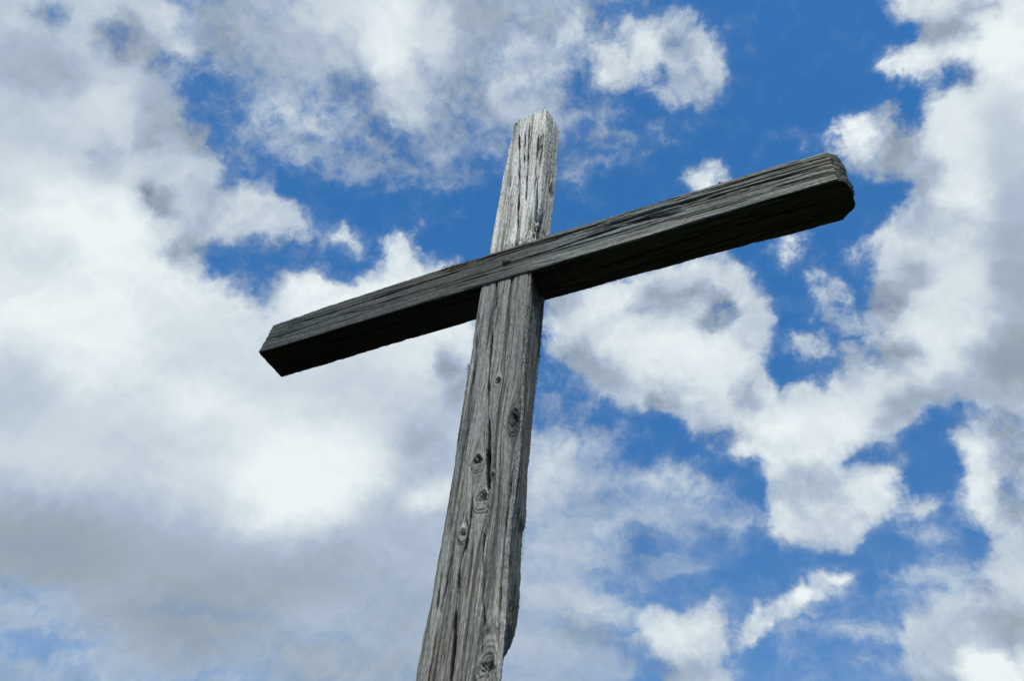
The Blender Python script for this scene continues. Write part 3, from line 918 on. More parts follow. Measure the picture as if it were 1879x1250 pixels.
def build_post():
    z = np.concatenate([np.arange(-GZ - 0.3, -1.75, 0.006), np.arange(-1.75, 1.09, 0.0019), np.arange(1.09, 1.1321, 0.0011)])
    D = 0.17
    rc = 0.007 + 0.004 * vn(z * 9, 0 * z, 0 * z, 5) + 0.0015 * vn(z * 60, 0 * z, 0 * z, 6)
    sl = 0.03
    A, B, NA, NB, TAG = timber_rows(z, (prof(PL, z, sl), prof(PL, z, sl) + 0.012), (prof(PR, z, sl), prof(PS, z, 0.012)), 0 * z, 0 * z + D, rc, 150, 70, 16, 16)
    Z = np.repeat(z[:, None], A.shape[1], 1)
    a, b, l = A.copy(), B.copy(), Z.copy()
    fr = np.clip(1 - b / 0.03, 0, 1)                 # weight: near the front face
    # flow of the fibres round the knots
    knots = [(0.014, -0.483, 0.011, 0.016, 1.0), (0.087, -0.655, 0.019, 0.036, 1.4), (-0.019, -0.788, 0.016, 0.024, 1.1),
             (0.014, -0.923, 0.018, 0.027, 1.2), (-0.034, -1.026, 0.013, 0.018, 1.1), (0.083, -1.405, 0.020, 0.040, 1.2),
             (0.036, -0.845, 0.005, 0.012, 0.6)]
    g = a.copy()
    for (xk, lk_, rx, rl, st) in knots:
        dx = (a - xk) / rx
        dl = (l - lk_) / rl
        r2 = dx ** 2 + (dl / 2.3) ** 2
        g = g - fr * rx * dx / np.maximum(r2, 1.0) * np.exp(-np.maximum(r2 - 1, 0) * 0.07)
    h, val, groove = wood_height(g, b, l, 11, 1.0, 1.0)
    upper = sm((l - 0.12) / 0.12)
    # splintered bleached upper part has deeper relief
    h = h * (1 + 0.35 * upper)
    hk = 0 * h
    dark = 0 * h
    for n_, (xk, lk_, rx, rl, st) in enumerate(knots):
        dx = (a - xk) / rx
        dl = (l - lk_) / rl
        ang = np.arctan2(dl, dx)
        wv = 1 + 0.12 * vn(np.cos(ang) * 1.6, np.sin(ang) * 1.6, 0 * ang + n_, 31) + 0.04 * vn(a * 150, l * 120, 0 * l, 33)
        r = (np.abs(dx) ** 1.6 + np.abs(dl) ** 1.6) ** 0.625 / wv
        mound = -0.0036 * st * np.exp(-((r - 1.15) / 0.55) ** 2)
        ringg = 0.0022 * st * np.exp(-((r - 1.0) / 0.12) ** 2) + 0.0014 * st * np.exp(-((r - 1.42) / 0.09) ** 2) + 0.0010 * st * np.exp(-((r - 1.8) / 0.10) ** 2)
        inner = sm((1.0 - r) / 0.25)
        rad = relu(vn(np.cos(ang) * 2.6, np.sin(ang) * 2.6, 0 * r + n_, 35) - 0.05) * 0.010 * st
        ripp = fbm(a * 170, l * 110, 0 * l + n_, 36, 2) * 0.004 * st
        core = 0.007 * st * np.exp(-(r / 0.5) ** 2)
        hk += fr * (mound + ringg + inner * (rad + ripp + core + 0.002))
        h = h * (1 - 0.7 * fr * inner)
        dark = np.maximum(dark, fr * (0.30 * inner + 0.35 * inner * relu(vn(np.cos(ang) * 2.6, np.sin(ang) * 2.6, 0 * r + n_, 35)) * 2 + 0.70 * np.exp(-((r - 1.0) / 0.11) ** 2) + 0.08 * np.exp(-((r - 1.40) / 0.07) ** 2)))
    h = h + hk
    # rippled burl fans: above the low burl and above the middle burl
    for (xk, lk_, sx, sl_, am) in ((0.082, -1.31, 0.030, 0.060, 1.0), (0.088, -0.595, 0.012, 0.03, 0.5), (0.075, -1.41, 0.03, 0.04, 0.8), (0.03, 0.205, 0.05, 0.03, 1.2)):
        w_ = np.exp(-((a - xk) / sx) ** 2 - ((l - lk_) / sl_) ** 2) * fr
        rip = fbm(g * 190, l * 42, 0 * l, 71, 2)
        h += w_ * am * (0.006 * rip - 0.003)
        dark = np.maximum(dark, w_ * 0.8 * sm(relu(rip) * 2))
        upper = np.maximum(upper, w_ * 0.22)
    # long open cracks on the front
    cr_ = 0 * h
    F = [([(0.011, -0.037), (-0.118, -0.036), (-0.278, -0.033), (-0.475, -0.022), (-0.611, -0.006), (-0.70, 0.006), (-0.80, 0.016), (-0.86, 0.022), (-0.93, 0.034)], 0.0030, 0.016),
         ([(-0.62, -0.004), (-0.69, 0.006), (-0.76, 0.013), (-0.83, 0.020), (-0.90, 0.030)], 0.0052, 0.040),
         ([(-0.013, -0.010), (-0.124, -0.016), (-0.26, -0.028)], 0.0026, 0.012),
         ([(-0.88, -0.022), (-0.975, -0.017), (-1.058, -0.020), (-1.093, -0.030), (-1.218, -0.027), (-1.33, -0.018), (-1.424, -0.012), (-1.7, -0.01)], 0.0032, 0.016),
         ([(-0.955, 0.029), (-1.034, 0.031), (-1.13, 0.038), (-1.203, 0.047), (-1.295, 0.060), (-1.43, 0.066)], 0.0022, 0.010),
         ([(-0.08, -0.101), (-0.313, -0.090), (-0.508, -0.076), (-0.683, -0.068), (-0.83, -0.066)], 0.0020, 0.009),
         ([(-1.00, -0.060), (-1.12, -0.062), (-1.28, -0.070), (-1.5, -0.075)], 0.0020, 0.009),
         ([(-1.13, -0.083), (-1.20, -0.082), (-1.245, -0.080)], 0.0030, 0.010),
         ([(-0.10, 0.090), (-0.30, 0.090), (-0.47, 0.093), (-0.60, 0.098)], 0.0024, 0.009),
         ([(-0.72, 0.108), (-0.85, 0.098), (-1.0, 0.094), (-1.2, 0.098), (-1.36, 0.11)], 0.0026, 0.012),
         ([(-0.80, 0.075), (-0.92, 0.070), (-1.05, 0.074)], 0.0018, 0.007),
         ([(1.10, -0.040), (0.986, -0.040), (0.80, -0.024), (0.601, -0.008), (0.43, 0.004), (0.24, 0.014)], 0.0040, 0.018),
         ([(1.08, 0.006), (0.983, 0.008), (0.604, 0.026), (0.345, 0.042)], 0.0034, 0.014),
         ([(1.05, -0.015), (0.8, 0.0), (0.66, 0.01)], 0.0026, 0.010),
         ([(0.75, -0.055), (0.5, -0.045), (0.3, -0.036)], 0.0026, 0.010),
         ([(1.05, 0.05), (0.9, 0.056), (0.7, 0.060), (0.45, 0.068)], 0.0030, 0.012),
         ([(0.6, 0.075), (0.42, 0.083), (0.3, 0.088)], 0.0030, 0.012)]
    for i, (p_, w_, d_) in enumerate(F):
        cr_ = np.maximum(cr_, crack_depth(a, l, p_, w_, d_, i) * (fr > 0.5))
    # cracks on the right-hand side face: depth coordinate b
    sd_ = (TAG[None, :] == 2)
    for i, (p_, w_, d_) in enumerate([([(1.0, 0.05), (0.6, 0.07), (0.3, 0.06)], 0.003, 0.012), ([(-0.05, 0.06), (-0.5, 0.05), (-0.95, 0.08)], 0.003, 0.012),
                                      ([(-0.3, 0.12), (-0.8, 0.11), (-1.2, 0.13)], 0.003, 0.012), ([(-0.75, 0.03), (-1.0, 0.035), (-1.25, 0.03)], 0.0035, 0.014)]):
        cr_ = np.maximum(cr_, crack_depth(b, l, p_, w_, d_, 40 + i) * sd_)
    # hollows, rotten spots, and shade painted on the side under the beam: (a, b, l, ra, rb, rl, depth)
    for (xa, xb, xl, ra, rb, rl, dp) in ((0.076, 0.0, 0.80, 0.011, 0.03, 0.11, 0.015), (0.066, 0.0, 0.87, 0.008, 0.03, 0.06, 0.012), (0.092, 0.03, 0.285, 0.022, 0.06, 0.065, 0.034),
                                         (0.09, 0.13, 0.66, 0.02, 0.03, 0.035, 0.016), (0.10, 0.10, -0.03, 0.03, 0.08, 0.06, 0.006), (0.09, 0.09, -1.22, 0.03, 0.045, 0.05, 0.012),
                                         (0.07, 0.0, 0.59, 0.008, 0.03, 0.03, 0.006)):
        q = ((a - xa) / ra) ** 2 + ((b - xb) / rb) ** 2 + ((l - xl) / rl) ** 2
        e = np.exp(-q) * (0.55 + 0.75 * np.abs(fbm(a * 60, b * 60, l * 22, 81, 2)) + 0.5 * vn(a * 200, b * 200, l * 30, 82))
        h += dp * e
        dark = np.maximum(dark, np.clip(e * 1.0, 0, 0.85))
    h = h + cr_
    # chipped edges
    corner = np.isin(TAG, (1, 3))[None, :] * 1.0
    edge = np.exp(-(np.minimum(np.abs(a - np.repeat(prof(PR, z, sl)[:, None], a.shape[1], 1)), 1) / 0.012) ** 2) + (TAG == 3)[None, :] + np.exp(-((b - D) / 0.02) ** 2) * sd_
    h += np.clip(edge, 0, 1) * (0.0030 * relu(fbm(a * 30, b * 30, l * 26, 91, 3) + 0.05) + 0.0016 * fbm(a * 90, b * 90, l * 110, 93, 2))
    X = A - NA * h
    Y = B - NB * h
    # broken slanted top
    w_top = sm((Z - 1.05) / 0.08)
    s_ = np.clip((A + 0.086) / 0.17, 0, 1)
    ztop = 1.108 + 0.026 * s_ + 0.045 * np.clip(B / D, 0, 1) - 0.02 * np.exp(-((s_ - 0.05) / 0.08) ** 2)
    frag = 0.010 * vn(g * 210, b * 210, 0 * g, 101) + 0.006 * vn(g * 90, b * 90, 0 * g, 102)
    Z = Z + w_top * (ztop - 1.132 + frag)
    # housing for the crossbeam
    zb, zt_ = prof(BB, X, 0.05), prof(BT, X, 0.05)
    slot = (Z > zb + 0.002) & (Z < zt_ - 0.002)
    Y = np.where(slot, np.maximum(Y, 0.085), Y)
    # wood colour, with dirt and painted shade in its grooves, cracks and hollows
    base = 0.325 + 0.05 * fbm(a * 14, b * 14, l * 2.2, 111, 2)
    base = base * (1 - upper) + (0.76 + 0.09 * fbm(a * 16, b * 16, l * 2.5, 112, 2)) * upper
    side_shade = np.clip((b - 0.006) / 0.02, 0, 1) * (a > 0)
    base = base * (1 - 0.55 * side_shade * (1 - 0.45 * upper))  # right side face darkened in colour to stand for its shade
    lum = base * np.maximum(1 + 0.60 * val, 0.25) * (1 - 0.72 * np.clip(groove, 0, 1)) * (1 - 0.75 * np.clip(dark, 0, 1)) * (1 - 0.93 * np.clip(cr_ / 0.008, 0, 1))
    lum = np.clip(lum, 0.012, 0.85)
    hue = fbm(a * 10, b * 10, l * 3, 121, 2)
    Rr = lum * (1.0 + 0.05 * hue)
    Gg = lum * (0.985 + 0.01 * hue)
    Bb = lum * (0.885 - 0.05 * hue)
    # moss film in places
    for (xa, xb, xl, ra, rb, rl, am) in ((0.07, 0.0, 0.78, 0.02, 0.05, 0.12, 0.45), (0.09, 0.03, 0.27, 0.03, 0.06, 0.07, 0.7), (0.075, 0.15, -1.0, 0.03, 0.05, 0.08, 0.8),
                                         (0.09, 0.06, -0.62, 0.03, 0.04, 0.10, 0.45), (0.03, 0.0, 0.66, 0.015, 0.03, 0.05, 0.4), (0.08, 0.1, -1.18, 0.03, 0.06, 0.07, 0.5),
                                         (-0.105, 0.02, -0.40, 0.01, 0.03, 0.05, 0.6)):
        q = ((a - xa) / ra) ** 2 + ((b - xb) / rb) ** 2 + ((l - xl) / rl) ** 2
        w_ = am * np.exp(-q) * sm(0.6 + fbm(a * 60, b * 60, l * 60, 131, 2))
        Rr = Rr * (1 - w_) + 0.085 * w_
        Gg = Gg * (1 - w_) + 0.090 * w_
        Bb = Bb * (1 - w_) + 0.040 * w_
    co = np.stack([X, Y, Z + GZ], -1).reshape(-1, 3)
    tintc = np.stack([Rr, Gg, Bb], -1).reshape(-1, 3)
    R_, P_ = A.shape
    faces = tube_faces(R_, P_)
    # cap: pull the last ring in through a few inner rings
    last = co.reshape(R_, P_, 3)[-1]
    cen = last.mean(0)
    rings = [last]
    extra, ecol, fs = [], [], [faces]
    prev = np.arange((R_ - 1) * P_, R_ * P_)
    nv = len(co)
    for f in (0.85, 0.6, 0.3, 0.04):
        ring = cen + (last - cen) * f
        ring[:, 2] += 0.004 * vn(ring[:, 0] * 190, ring[:, 1] * 190, 0 * ring[:, 0], 141) - 0.006
        extra.append(ring)
        ecol.append(np.tile([0.25, 0.25, 0.235], (P_, 1)))
        cur = np.arange(nv, nv + P_)
        fs.append(np.stack([prev, np.roll(prev, -1), np.roll(cur, -1), cur], 1))
        prev = cur
        nv += P_
    co = np.concatenate([co] + extra)
    tintc = np.concatenate([tintc] + ecol)
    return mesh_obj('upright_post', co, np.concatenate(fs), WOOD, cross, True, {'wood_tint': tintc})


post = build_post()


BY = [0, 0.04, 0.15, 0.5, 0.78, 1.0]
BX = [0.0, 0.012, 0.030, 0.044, 0.040, 0.0]


def build_beam():
    x = np.concatenate([np.arange(-1.093, -1.06, 0.0011), np.arange(-1.06, 1.12, 0.0018), np.arange(1.12, 1.1521, 0.0010)])
    sl = 0.09
    bt = prof(BT, x, sl)
    bb = prof(BB, x, sl)
    bk = prof(BK, x, 0.06)
    rc = 0.006 + 0.003 * vn(x * 7, 0 * x, 0 * x, 7) + 0.001 * vn(x * 55, 0 * x, 0 * x, 8)
    # 'a' = height, from bottom to top; front face a0->a1 ; 'side 2' = top, 'side 6' = underside
    A, B, NA, NB, TAG = timber_rows(x, (bb, bb), (bt, bt), 0 * x - 0.006, bk, rc, 120, 12, 12, 50)
    Xx = np.repeat(x[:, None], A.shape[1], 1)
    mid_ = np.repeat(((bt + bb) / 2)[:, None], A.shape[1], 1)
    a, b, l = A - mid_, B.copy(), Xx.copy()
    fr = np.clip(1 - b / 0.03, 0, 1)
    # fibres run slightly oblique to the axis, as in the photo
    g = a + 0.018 * l
    kn = [(-0.02, -0.72, 0.012, 0.030, 0.7)]
    for (ak, lk_, ra, rl, st) in kn:
        da, dl = (a - ak) / ra, (l - lk_) / rl
        r2 = da ** 2 + (dl / 2.3) ** 2
        g = g - fr * ra * da / np.maximum(r2, 1.0)
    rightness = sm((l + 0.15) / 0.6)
    chk = 0.30 + 0.50 * sm((a + 0.02) / 0.03) * (0.45 + 0.55 * rightness)
    h, val, groove = wood_height(g, b, l, 211, chk, 0.85)
    groove = groove * (0.45 + 0.55 * chk / 0.8)
    h = h * (0.8 + 0.35 * rightness)
    # scaly short ripples on the dark left arm
    scal = fbm(a * 95, b * 60, l * 55, 221, 2)
    wsc = np.exp(-((a + 0.028) / 0.03) ** 2) * sm((-l - 0.1) / 0.3) * fr
    h += 0.0030 * wsc * relu(scal)
    # broader ribs on the right arm, upper half
    rib = vn(g * 95 + 3, b * 95, l * 0.8, 231)
    wr = sm((a + 0.005) / 0.02) * rightness
    h += 0.0034 * wr * relu(0.85 - np.abs(rib) * 5.0)
    groove = np.clip(groove + 0.45 * wr * relu(0.85 - np.abs(rib) * 5.0), 0, 1.5)
    cr_ = 0 * h
    # cracks given as (x, z)
    F = [([(-1.07, 0.035), (-0.987, 0.056), (-0.9, 0.055), (-0.798, 0.058), (-0.579, 0.078), (-0.435, 0.096), (-0.305, 0.112), (-0.152, 0.122)], 0.0030, 0.014),
         ([(-0.18, 0.112), (-0.04, 0.143), (0.049, 0.150), (0.198, 0.160), (0.328, 0.179), (0.452, 0.198), (0.55, 0.205)], 0.0024, 0.010),
         ([(-0.10, 0.078), (-0.012, 0.089), (0.14, 0.098), (0.308, 0.121), (0.511, 0.140), (0.66, 0.156), (0.858, 0.168), (1.018, 0.170), (1.149, 0.165)], 0.0042, 0.020),
         ([(0.70, 0.196), (0.80, 0.204), (0.935, 0.214), (1.156, 0.218)], 0.0030, 0.013),
         ([(0.95, 0.128), (1.06, 0.132), (1.15, 0.134)], 0.0030, 0.012),
         ([(0.30, 0.150), (0.55, 0.175), (0.8, 0.184), (0.95, 0.188)], 0.0022, 0.009),
         ([(-0.32, 0.040), (-0.2, 0.048), (-0.075, 0.053), (0.04, 0.056)], 0.0020, 0.008),
         ([(-0.30, 0.125), (-0.18, 0.140), (-0.05, 0.160)], 0.0026, 0.010)]
    for i, (p_, w_, d_) in enumerate(F):
        cr_ = np.maximum(cr_, crack_depth(A, l, p_, w_, d_, 80 + i) * (fr > 0.5))
    for i, (p_, w_, d_) in enumerate([([(-1.0, 0.05), (-0.3, 0.06)], 0.003, 0.012), ([(0.2, 0.08), (0.7, 0.06), (1.1, 0.07)], 0.003, 0.012)]):
        cr_ = np.maximum(cr_, crack_depth(b, l, p_, w_, d_, 95 + i) * (TAG[None, :] == 6))
    h = h + cr_
    # worn edges
    e1 = np.exp(-((b - np.repeat(bk[:, None], b.shape[1], 1)) / 0.012) ** 2) + np.exp(-((a - (np.repeat(((bt - bb) / 2)[:, None], b.shape[1], 1))) / 0.010) ** 2)
    h += np.clip(e1, 0, 1) * (0.0042 * relu(fbm(a * 30, b * 30, l * 22, 251, 3)) + 0.0012 * fbm(a * 90, b * 90, l * 100, 253, 2))
    X = Xx.copy()
    Z = A - NA * h
    Y = B - NB * h
    # housed over the post
    inpost = (X > -0.104) & (X < 0.088)
    Y = np.where(inpost, np.minimum(Y, 0.083), Y)
    # left end slightly raked, right end worn round and fibrous
    wl = sm((-1.045 - X) / 0.045)
    hh = np.repeat((bt - bb)[:, None], A.shape[1], 1)
    zf = np.clip((A - mid_) / hh + 0.5, 0, 1)
    X = X + wl * (0.022 * zf + 0.003 * vn(g * 150, b * 150, 0 * g, 261))
    wr_ = sm((X - 1.06) / 0.09)
    yb = np.clip(B / 0.167, 0, 1)
    bulge = np.interp(yb, BY, BX)
    X = X + wr_ * (bulge + 0.003 * vn(g * 120, b * 60, 0 * g, 262) + 0.0012 * vn(g * 260, b * 200, 0 * g, 263) - 0.012 * np.clip(zf - 0.9, 0, 1) * 10)
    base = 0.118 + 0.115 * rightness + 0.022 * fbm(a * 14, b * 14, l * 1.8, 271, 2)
    lum = base * np.maximum(1 + 0.50 * val, 0.25) * (1 - 0.66 * np.clip(groove, 0, 1)) * (1 - 0.9 * np.clip(cr_ / 0.009, 0, 1))  # dirt and shade painted into the beam's grooves and cracks
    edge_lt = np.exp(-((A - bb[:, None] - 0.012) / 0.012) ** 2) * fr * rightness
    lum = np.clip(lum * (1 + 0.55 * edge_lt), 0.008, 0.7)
    hue = fbm(a * 10, b * 10, l * 2, 281, 2)
    warm = sm((l - 1.0) / 0.2)
    Rr = lum * (0.97 + 0.05 * hue + 0.08 * warm)
    Gg = lum * (1.02 + 0.01 * hue)
    Bb = lum * (0.90 - 0.05 * hue - 0.20 * warm)
    for (xa, xb, xl, ra, rb, rl, am, cmr) in ((0.07, 0.0, -0.24, 0.024, 0.06, 0.09, 1.0, (0.17, 0.135, 0.055)), (0.05, 0.02, 1.16, 0.08, 0.06, 0.035, 0.6, (0.10, 0.095, 0.045)),
                                             (0.08, 0.1, -0.2, 0.02, 0.08, 0.12, 0.5, (0.08, 0.085, 0.03))):
        q = ((a - xa) / ra) ** 2 + ((b - xb) / rb) ** 2 + ((l - xl) / rl) ** 2
        w_ = am * np.exp(-q) * sm(0.55 + fbm(a * 70, b * 70, l * 50, 291, 2))
        Rr = Rr * (1 - w_) + cmr[0] * w_
        Gg = Gg * (1 - w_) + cmr[1] * w_
        Bb = Bb * (1 - w_) + cmr[2] * w_
    co = np.stack([X, Y, Z + GZ], -1).reshape(-1, 3)
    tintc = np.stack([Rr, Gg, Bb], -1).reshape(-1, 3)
    R_, P_ = A.shape
    fs = [tube_faces(R_, P_)[:, ::-1]]
    nv = len(co)
    ex, ec = [], []
    for end in (0, R_ - 1):
        last = co.reshape(R_, P_, 3)[end] if end == 0 else co[:R_ * P_].reshape(R_, P_, 3)[end]
        cen = last.mean(0)
        prev = np.arange(end * P_, end * P_ + P_)
        for f in (0.97, 0.92, 0.86, 0.78, 0.68, 0.5, 0.3, 0.05):
            ring = cen + (last - cen) * f
            fib = 0.007 * vn(ring[:, 2] * 110, ring[:, 1] * 50, 0 * ring[:, 0], 301) + 0.003 * vn(ring[:, 2] * 260, ring[:, 1] * 160, 0 * ring[:, 0], 302)
            if end:
                ring[:, 0] = 1.152 + np.interp(ring[:, 1] / 0.167, BY, BX) + fib
            else:
                ring[:, 0] += 0.004 + fib
            ex.append(ring)
            ec.append(np.tile([0.10, 0.10, 0.09], (P_, 1)))
            cur = np.arange(nv, nv + P_)
            q = np.stack([prev, np.roll(prev, -1), np.roll(cur, -1), cur], 1)
            fs.append(q[:, ::-1] if end else q)
            prev = cur
            nv += P_
    co = np.concatenate([co] + ex)
    tintc = np.concatenate([tintc] + ec)
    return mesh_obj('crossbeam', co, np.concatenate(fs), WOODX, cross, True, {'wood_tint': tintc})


beam = build_beam()

# ------------------------------------------------------------------ iron bolt, nail, moss, splinters


def metal(name, col, rough, met):
    mt, n, l, bs = new_mat(name)
    tcx = n.new('ShaderNodeTexCoord')
    nz = n.new('ShaderNodeTexNoise')
    nz.inputs['Scale'].default_value = 160
    nz.inputs['Detail'].default_value = 5
    l.new(tcx.outputs['Object'], nz.inputs['Vector'])
    rp = n.new('ShaderNodeValToRGB')
    rp.color_ramp.elements[0].position = 0.35
    rp.color_ramp.elements[1].position = 0.65
    rp.color_ramp.elements[0].color = tuple(c * 0.55 for c in col) + (1,)
    rp.color_ramp.elements[1].color = tuple(col) + (1,)
    l.new(nz.outputs['Fac'], rp.inputs[0])
    l.new(rp.outputs[0], bs.inputs['Base Color'])
    bs.inputs['Roughness'].default_value = rough
    bs.inputs['Metallic'].default_value = met
    bp = n.new('ShaderNodeBump')
    bp.inputs['Strength'].default_value = 0.5
    bp.inputs['Distance'].default_value = 0.001
    l.new(nz.outputs['Fac'], bp.inputs['Height'])
    l.new(bp.outputs[0], bs.inputs['Normal'])
    return mt


IRON = metal('rusted_iron', (0.10, 0.092, 0.085), 0.75, 0.3)


def dome_head(name, cx, cy, cz, r, hgt, mat, axis='-Y', parent=None):
    prof_ = [(0.0, hgt), (0.35 * r, hgt * 0.97), (0.65 * r, hgt * 0.82), (0.88 * r, hgt * 0.55), (r, hgt * 0.2), (r * 1.02, 0.0), (r * 0.9, -0.006), (r * 0.4, -0.03), (0.0, -0.03)]
    n_ = 28
    vs, fs = [], []
    for i, (rr, hh) in enumerate(prof_):
        for k in range(n_):
            t = 2 * math.pi * k / n_
            w = 1 + 0.06 * math.sin(3 * t + 1) + 0.03 * math.sin(7 * t)
            px, pz = rr * w * math.cos(t), rr * w * math.sin(t)
            vs.append((px, -hh, pz) if axis == '-Y' else (px, pz, hh))
    for i in range(len(prof_) - 1):
        for k in range(n_):
            q = [i * n_ + k, i * n_ + (k + 1) % n_, (i + 1) * n_ + (k + 1) % n_, (i + 1) * n_ + k]
            fs.append(q[::-1] if axis == '-Y' else q)
    return mesh_obj(name, vs, fs, mat, parent, True, loc=(cx, cy, cz))


dome_head('bolt_head', -0.012, -0.0040, 0.101 + GZ, 0.0165, 0.011, IRON, '-Y', beam)
dome_head('nail_head', 0.79, 0.012, 0.2475 + GZ, 0.008, 0.010, IRON, 'Z', beam)


def leaf_mat(name, c0, c1):
    mt, n, l, bs = new_mat(name)
    tcx = n.new('ShaderNodeTexCoord')
    nz = n.new('ShaderNodeTexNoise')
    nz.inputs['Scale'].default_value = 90
    l.new(tcx.outputs['Object'], nz.inputs['Vector'])
    rp = n.new('ShaderNodeValToRGB')
    rp.color_ramp.elements[0].position = 0.35
    rp.color_ramp.elements[1].position = 0.65
    rp.color_ramp.elements[0].color = tuple(c0) + (1,)
    rp.color_ramp.elements[1].color = tuple(c1) + (1,)
    l.new(nz.outputs['Fac'], rp.inputs[0])
    l.new(rp.outputs[0], bs.inputs['Base Color'])
    bs.inputs['Roughness'].default_value = 0.9
    bs.inputs['Specular IOR Level'].default_value = 0.15
    return mt


MOSS = leaf_mat('moss_green', (0.03, 0.04, 0.012), (0.09, 0.10, 0.03))
LICHEN = leaf_mat('lichen_brown', (0.06, 0.05, 0.02), (0.19, 0.15, 0.065))
rng = np.random.default_rng(7)


def tuft(name, centre, spread, nrm, count, size, mat, parent):
    """many little curved blades and flakes sitting on the timber"""
    nrm = np.array(nrm, float)
    nrm /= np.linalg.norm(nrm)
    vs, fs = [], []
    for i in range(count):
        c = np.array(centre) + rng.normal(0, 1, 3) * np.array(spread) * 0.5
        d = nrm + rng.normal(0, 0.75, 3)
        d /= np.linalg.norm(d)
        s_ = np.cross(d, rng.normal(0, 1, 3))
        s_ /= np.linalg.norm(s_) + 1e-9
        ln = size * rng.uniform(0.5, 1.4)
        w = ln * rng.uniform(0.25, 0.5)
        k = len(vs)
        bend = rng.normal(0, 0.25, 3) * ln
        vs += [c - s_ * w * 0.5 - nrm * 0.002, c + s_ * w * 0.5 - nrm * 0.002, c + s_ * w * 0.4 + d * ln * 0.6, c + d * ln + bend, c - s_ * w * 0.4 + d * ln * 0.6]
        fs += [(k, k + 1, k + 2), (k, k + 2, k + 4), (k + 4, k + 2, k + 3)]
    vs = np.array(vs) - np.array(centre)
    o = mesh_obj(name, vs, fs, mat, parent, False, loc=tuple(centre))
    o['kind'] = 'stuff'
    return o


tuft('moss_patch', (-0.235, -0.001, 0.1585 + GZ), (0.085, 0.014, 0.006), (0, -0.6, 0.7), 620, 0.0022, LICHEN, beam)
tuft('moss_patch', (-0.235, -0.005, 0.149 + GZ), (0.085, 0.003, 0.016), (0, -1, 0.2), 260, 0.004, LICHEN, beam)
tuft('moss_patch', (-0.106, 0.004, -0.395 + GZ), (0.004, 0.012, 0.026), (-1, -0.4, 0), 140, 0.0026, MOSS, post)
tuft('moss_patch', (0.068, 0.163, -0.99 + GZ), (0.014, 0.010, 0.070), (0.8, 0.6, 0.1), 700, 0.0018, MOSS, post)
tuft('moss_patch', (0.074, 0.160, -1.17 + GZ), (0.010, 0.010, 0.05), (0.8, 0.6, 0.1), 300, 0.0018, MOSS, post)


def splinters(name, items, parent, mat):
    vs, fs = [], []
    c0 = np.array(items[0][0])
    for (p, d, ln, w) in items:
        p, d = np.array(p, float), np.array(d, float)
        d /= np.linalg.norm(d)
        s_ = np.cross(d, (0.3, 0.8, 0.2))
        s_ /= np.linalg.norm(s_)
        t_ = np.cross(d, s_)
        k = len(vs)
        for f, ww in ((0, 1.0), (0.5, 0.7)):
            q = p + d * ln * f
            vs += [q + s_ * w * ww, q + t_ * w * ww, q - s_ * w * ww, q - t_ * w * ww]
        vs.append(p + d * ln)
        for j in range(4):
            fs.append((k + j, k + (j + 1) % 4, k + 4 + (j + 1) % 4))
            fs.append((k + j, k + 4 + (j + 1) % 4, k + 4 + j))
            fs.append((k + 4 + j, k + 4 + (j + 1) % 4, k + 8))
    o = mesh_obj(name, np.array(vs) - c0, fs, mat, parent, False, attr={'wood_tint': np.full((len(vs), 3), 0.10)}, loc=tuple(c0))
    o['kind'] = 'stuff'
    return o


it = []
for i in range(34):
    px = 0.245 + rng.normal(0, 0.016)
    zz = float(np.interp(px, *zip(*sorted(BB))))
    it.append(((px, 0.124 + rng.uniform(-0.004, 0.002), zz + GZ + 0.002), (rng.normal(0.3, 0.5), rng.uniform(-.2, 1), rng.uniform(-1.2, 0.1)), rng.uniform(0.006, 0.020), 0.0006))
for i in range(16):
    px = rng.uniform(-0.95, 1.1)
    zz = float(np.interp(px, *zip(*sorted(BB))))
    yy = float(np.interp(px, *zip(*sorted(BK))))
    if abs(px) < 0.12:
        continue
    it.append(((px, yy - 0.004, zz + GZ + 0.003), (rng.normal(0.8, 0.5), rng.uniform(0, 1), rng.uniform(-0.8, 0.1)), rng.uniform(0.004, 0.012), 0.0009))
splinters('splinters', it, beam, WOOD)
it = []
for i in range(26):
    zz = rng.uniform(-1.2, 1.1)
    if -0.08 < zz < 0.28:
        continue
    xs = float(np.interp(zz, *zip(*sorted(PS))))
    it.append(((xs - 0.002, 0.166, zz + GZ), (rng.uniform(0.1, 0.8), rng.uniform(0, 0.8), rng.normal(0.6, 0.5)), rng.uniform(0.004, 0.012), 0.0009))
it.append(((0.078, 0.165, -0.255 + GZ), (0.8, 0.2, 0.9), 0.03, 0.0012))
splinters('splinters', it, post, WOOD)

# ------------------------------------------------------------------ ground


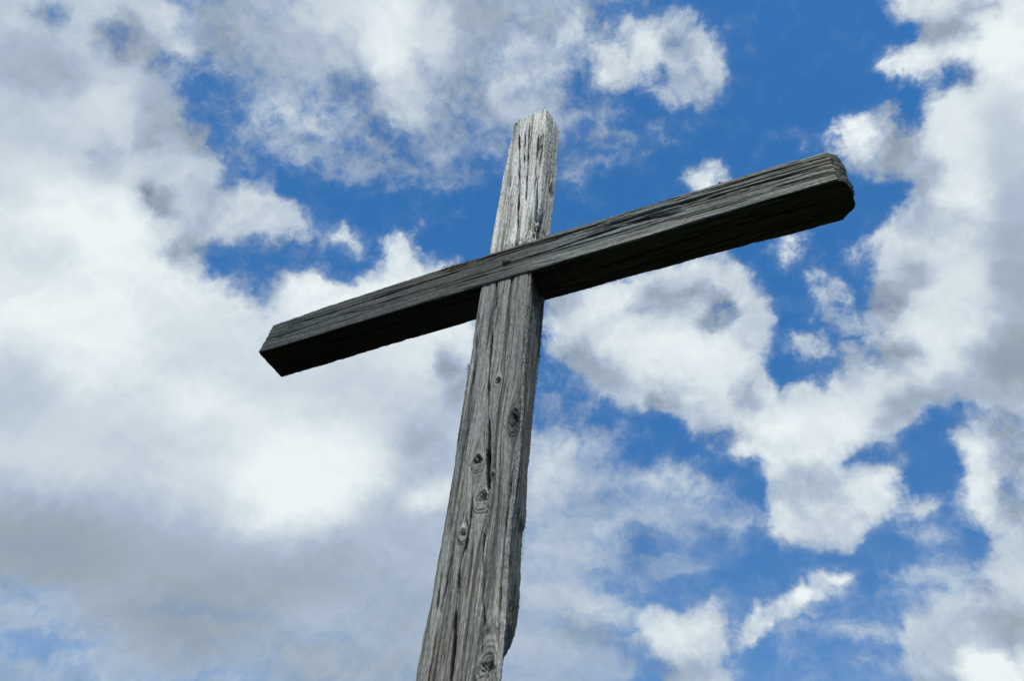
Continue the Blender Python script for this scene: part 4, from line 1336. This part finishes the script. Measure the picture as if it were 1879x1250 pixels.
def build_ground():
    r = np.concatenate([np.linspace(0, 12, 61), np.geomspace(12.5, 6000, 60)])
    n_ = 120
    t = np.linspace(0, 2 * math.pi, n_, endpoint=False)
    Rr, T = np.meshgrid(r, t, indexing='ij')
    X, Y = Rr * np.cos(T), Rr * np.sin(T)
    Z = 0.05 * fbm(X * 0.5, Y * 0.5, 0 * X, 401, 3) * np.clip(Rr / 2, 0, 1) - 14 * sm((Rr - 8) / 900) + 6 * fbm(X * 0.004, Y * 0.004, 0 * X, 402, 3) * sm((Rr - 30) / 400)
    f = tube_faces(len(r), n_)
    mt, n, l, bs = new_mat('dark_heath_turf')
    tcx = n.new('ShaderNodeTexCoord')
    n1 = n.new('ShaderNodeTexNoise')
    n1.inputs['Scale'].default_value = 1.3
    n1.inputs['Detail'].default_value = 10
    n1.inputs['Roughness'].default_value = 0.7
    l.new(tcx.outputs['Object'], n1.inputs['Vector'])
    rp = n.new('ShaderNodeValToRGB')
    rp.color_ramp.elements[0].position = 0.35
    rp.color_ramp.elements[1].position = 0.7
    rp.color_ramp.elements[0].color = (0.005, 0.006, 0.003, 1)
    rp.color_ramp.elements[1].color = (0.016, 0.019, 0.009, 1)
    l.new(n1.outputs['Fac'], rp.inputs[0])
    l.new(rp.outputs[0], bs.inputs['Base Color'])
    bs.inputs['Roughness'].default_value = 1.0
    bs.inputs['Specular IOR Level'].default_value = 0.0
    bp = n.new('ShaderNodeBump')
    bp.inputs['Strength'].default_value = 1.0
    bp.inputs['Distance'].default_value = 0.06
    l.new(n1.outputs['Fac'], bp.inputs['Height'])
    l.new(bp.outputs[0], bs.inputs['Normal'])
    co = np.stack([X, Y, Z], -1).reshape(-1, 3)
    o = mesh_obj('ground', co, f, mt)
    o['kind'] = 'structure'
    return o


build_ground()


def build_grass():
    vs, fs = [], []
    for i in range(9000):
        rr = 0.16 + abs(rng.normal(0, 1.6))
        t = rng.uniform(0, 2 * math.pi)
        cx, cy = rr * math.cos(t), rr * math.sin(t)
        z0 = -0.03
        ln = rng.uniform(0.06, 0.20)
        a = rng.uniform(0, 2 * math.pi)
        lean = rng.uniform(0.1, 0.8) * ln
        w = rng.uniform(0.002, 0.004)
        ca, sa = math.cos(a), math.sin(a)
        k = len(vs)
        vs += [(cx - sa * w, cy + ca * w, z0), (cx + sa * w, cy - ca * w, z0), (cx + ca * lean * 0.35 + sa * w, cy + sa * lean * 0.35 - ca * w, z0 + ln * 0.6),
               (cx + ca * lean * 0.35 - sa * w, cy + sa * lean * 0.35 + ca * w, z0 + ln * 0.6), (cx + ca * lean, cy + sa * lean, z0 + ln)]
        fs += [(k, k + 1, k + 2), (k, k + 2, k + 3), (k + 3, k + 2, k + 4)]
    gm = leaf_mat('grass_blades', (0.006, 0.008, 0.003), (0.016, 0.019, 0.008))
    o = mesh_obj('grass', vs, fs, gm, smooth=False)
    o['kind'] = 'stuff'
    o['label'] = 'short rough grass growing on the ground round the foot of the cross'
    o['category'] = 'grass'


build_grass()

print('TIMES', time.time() - T0)
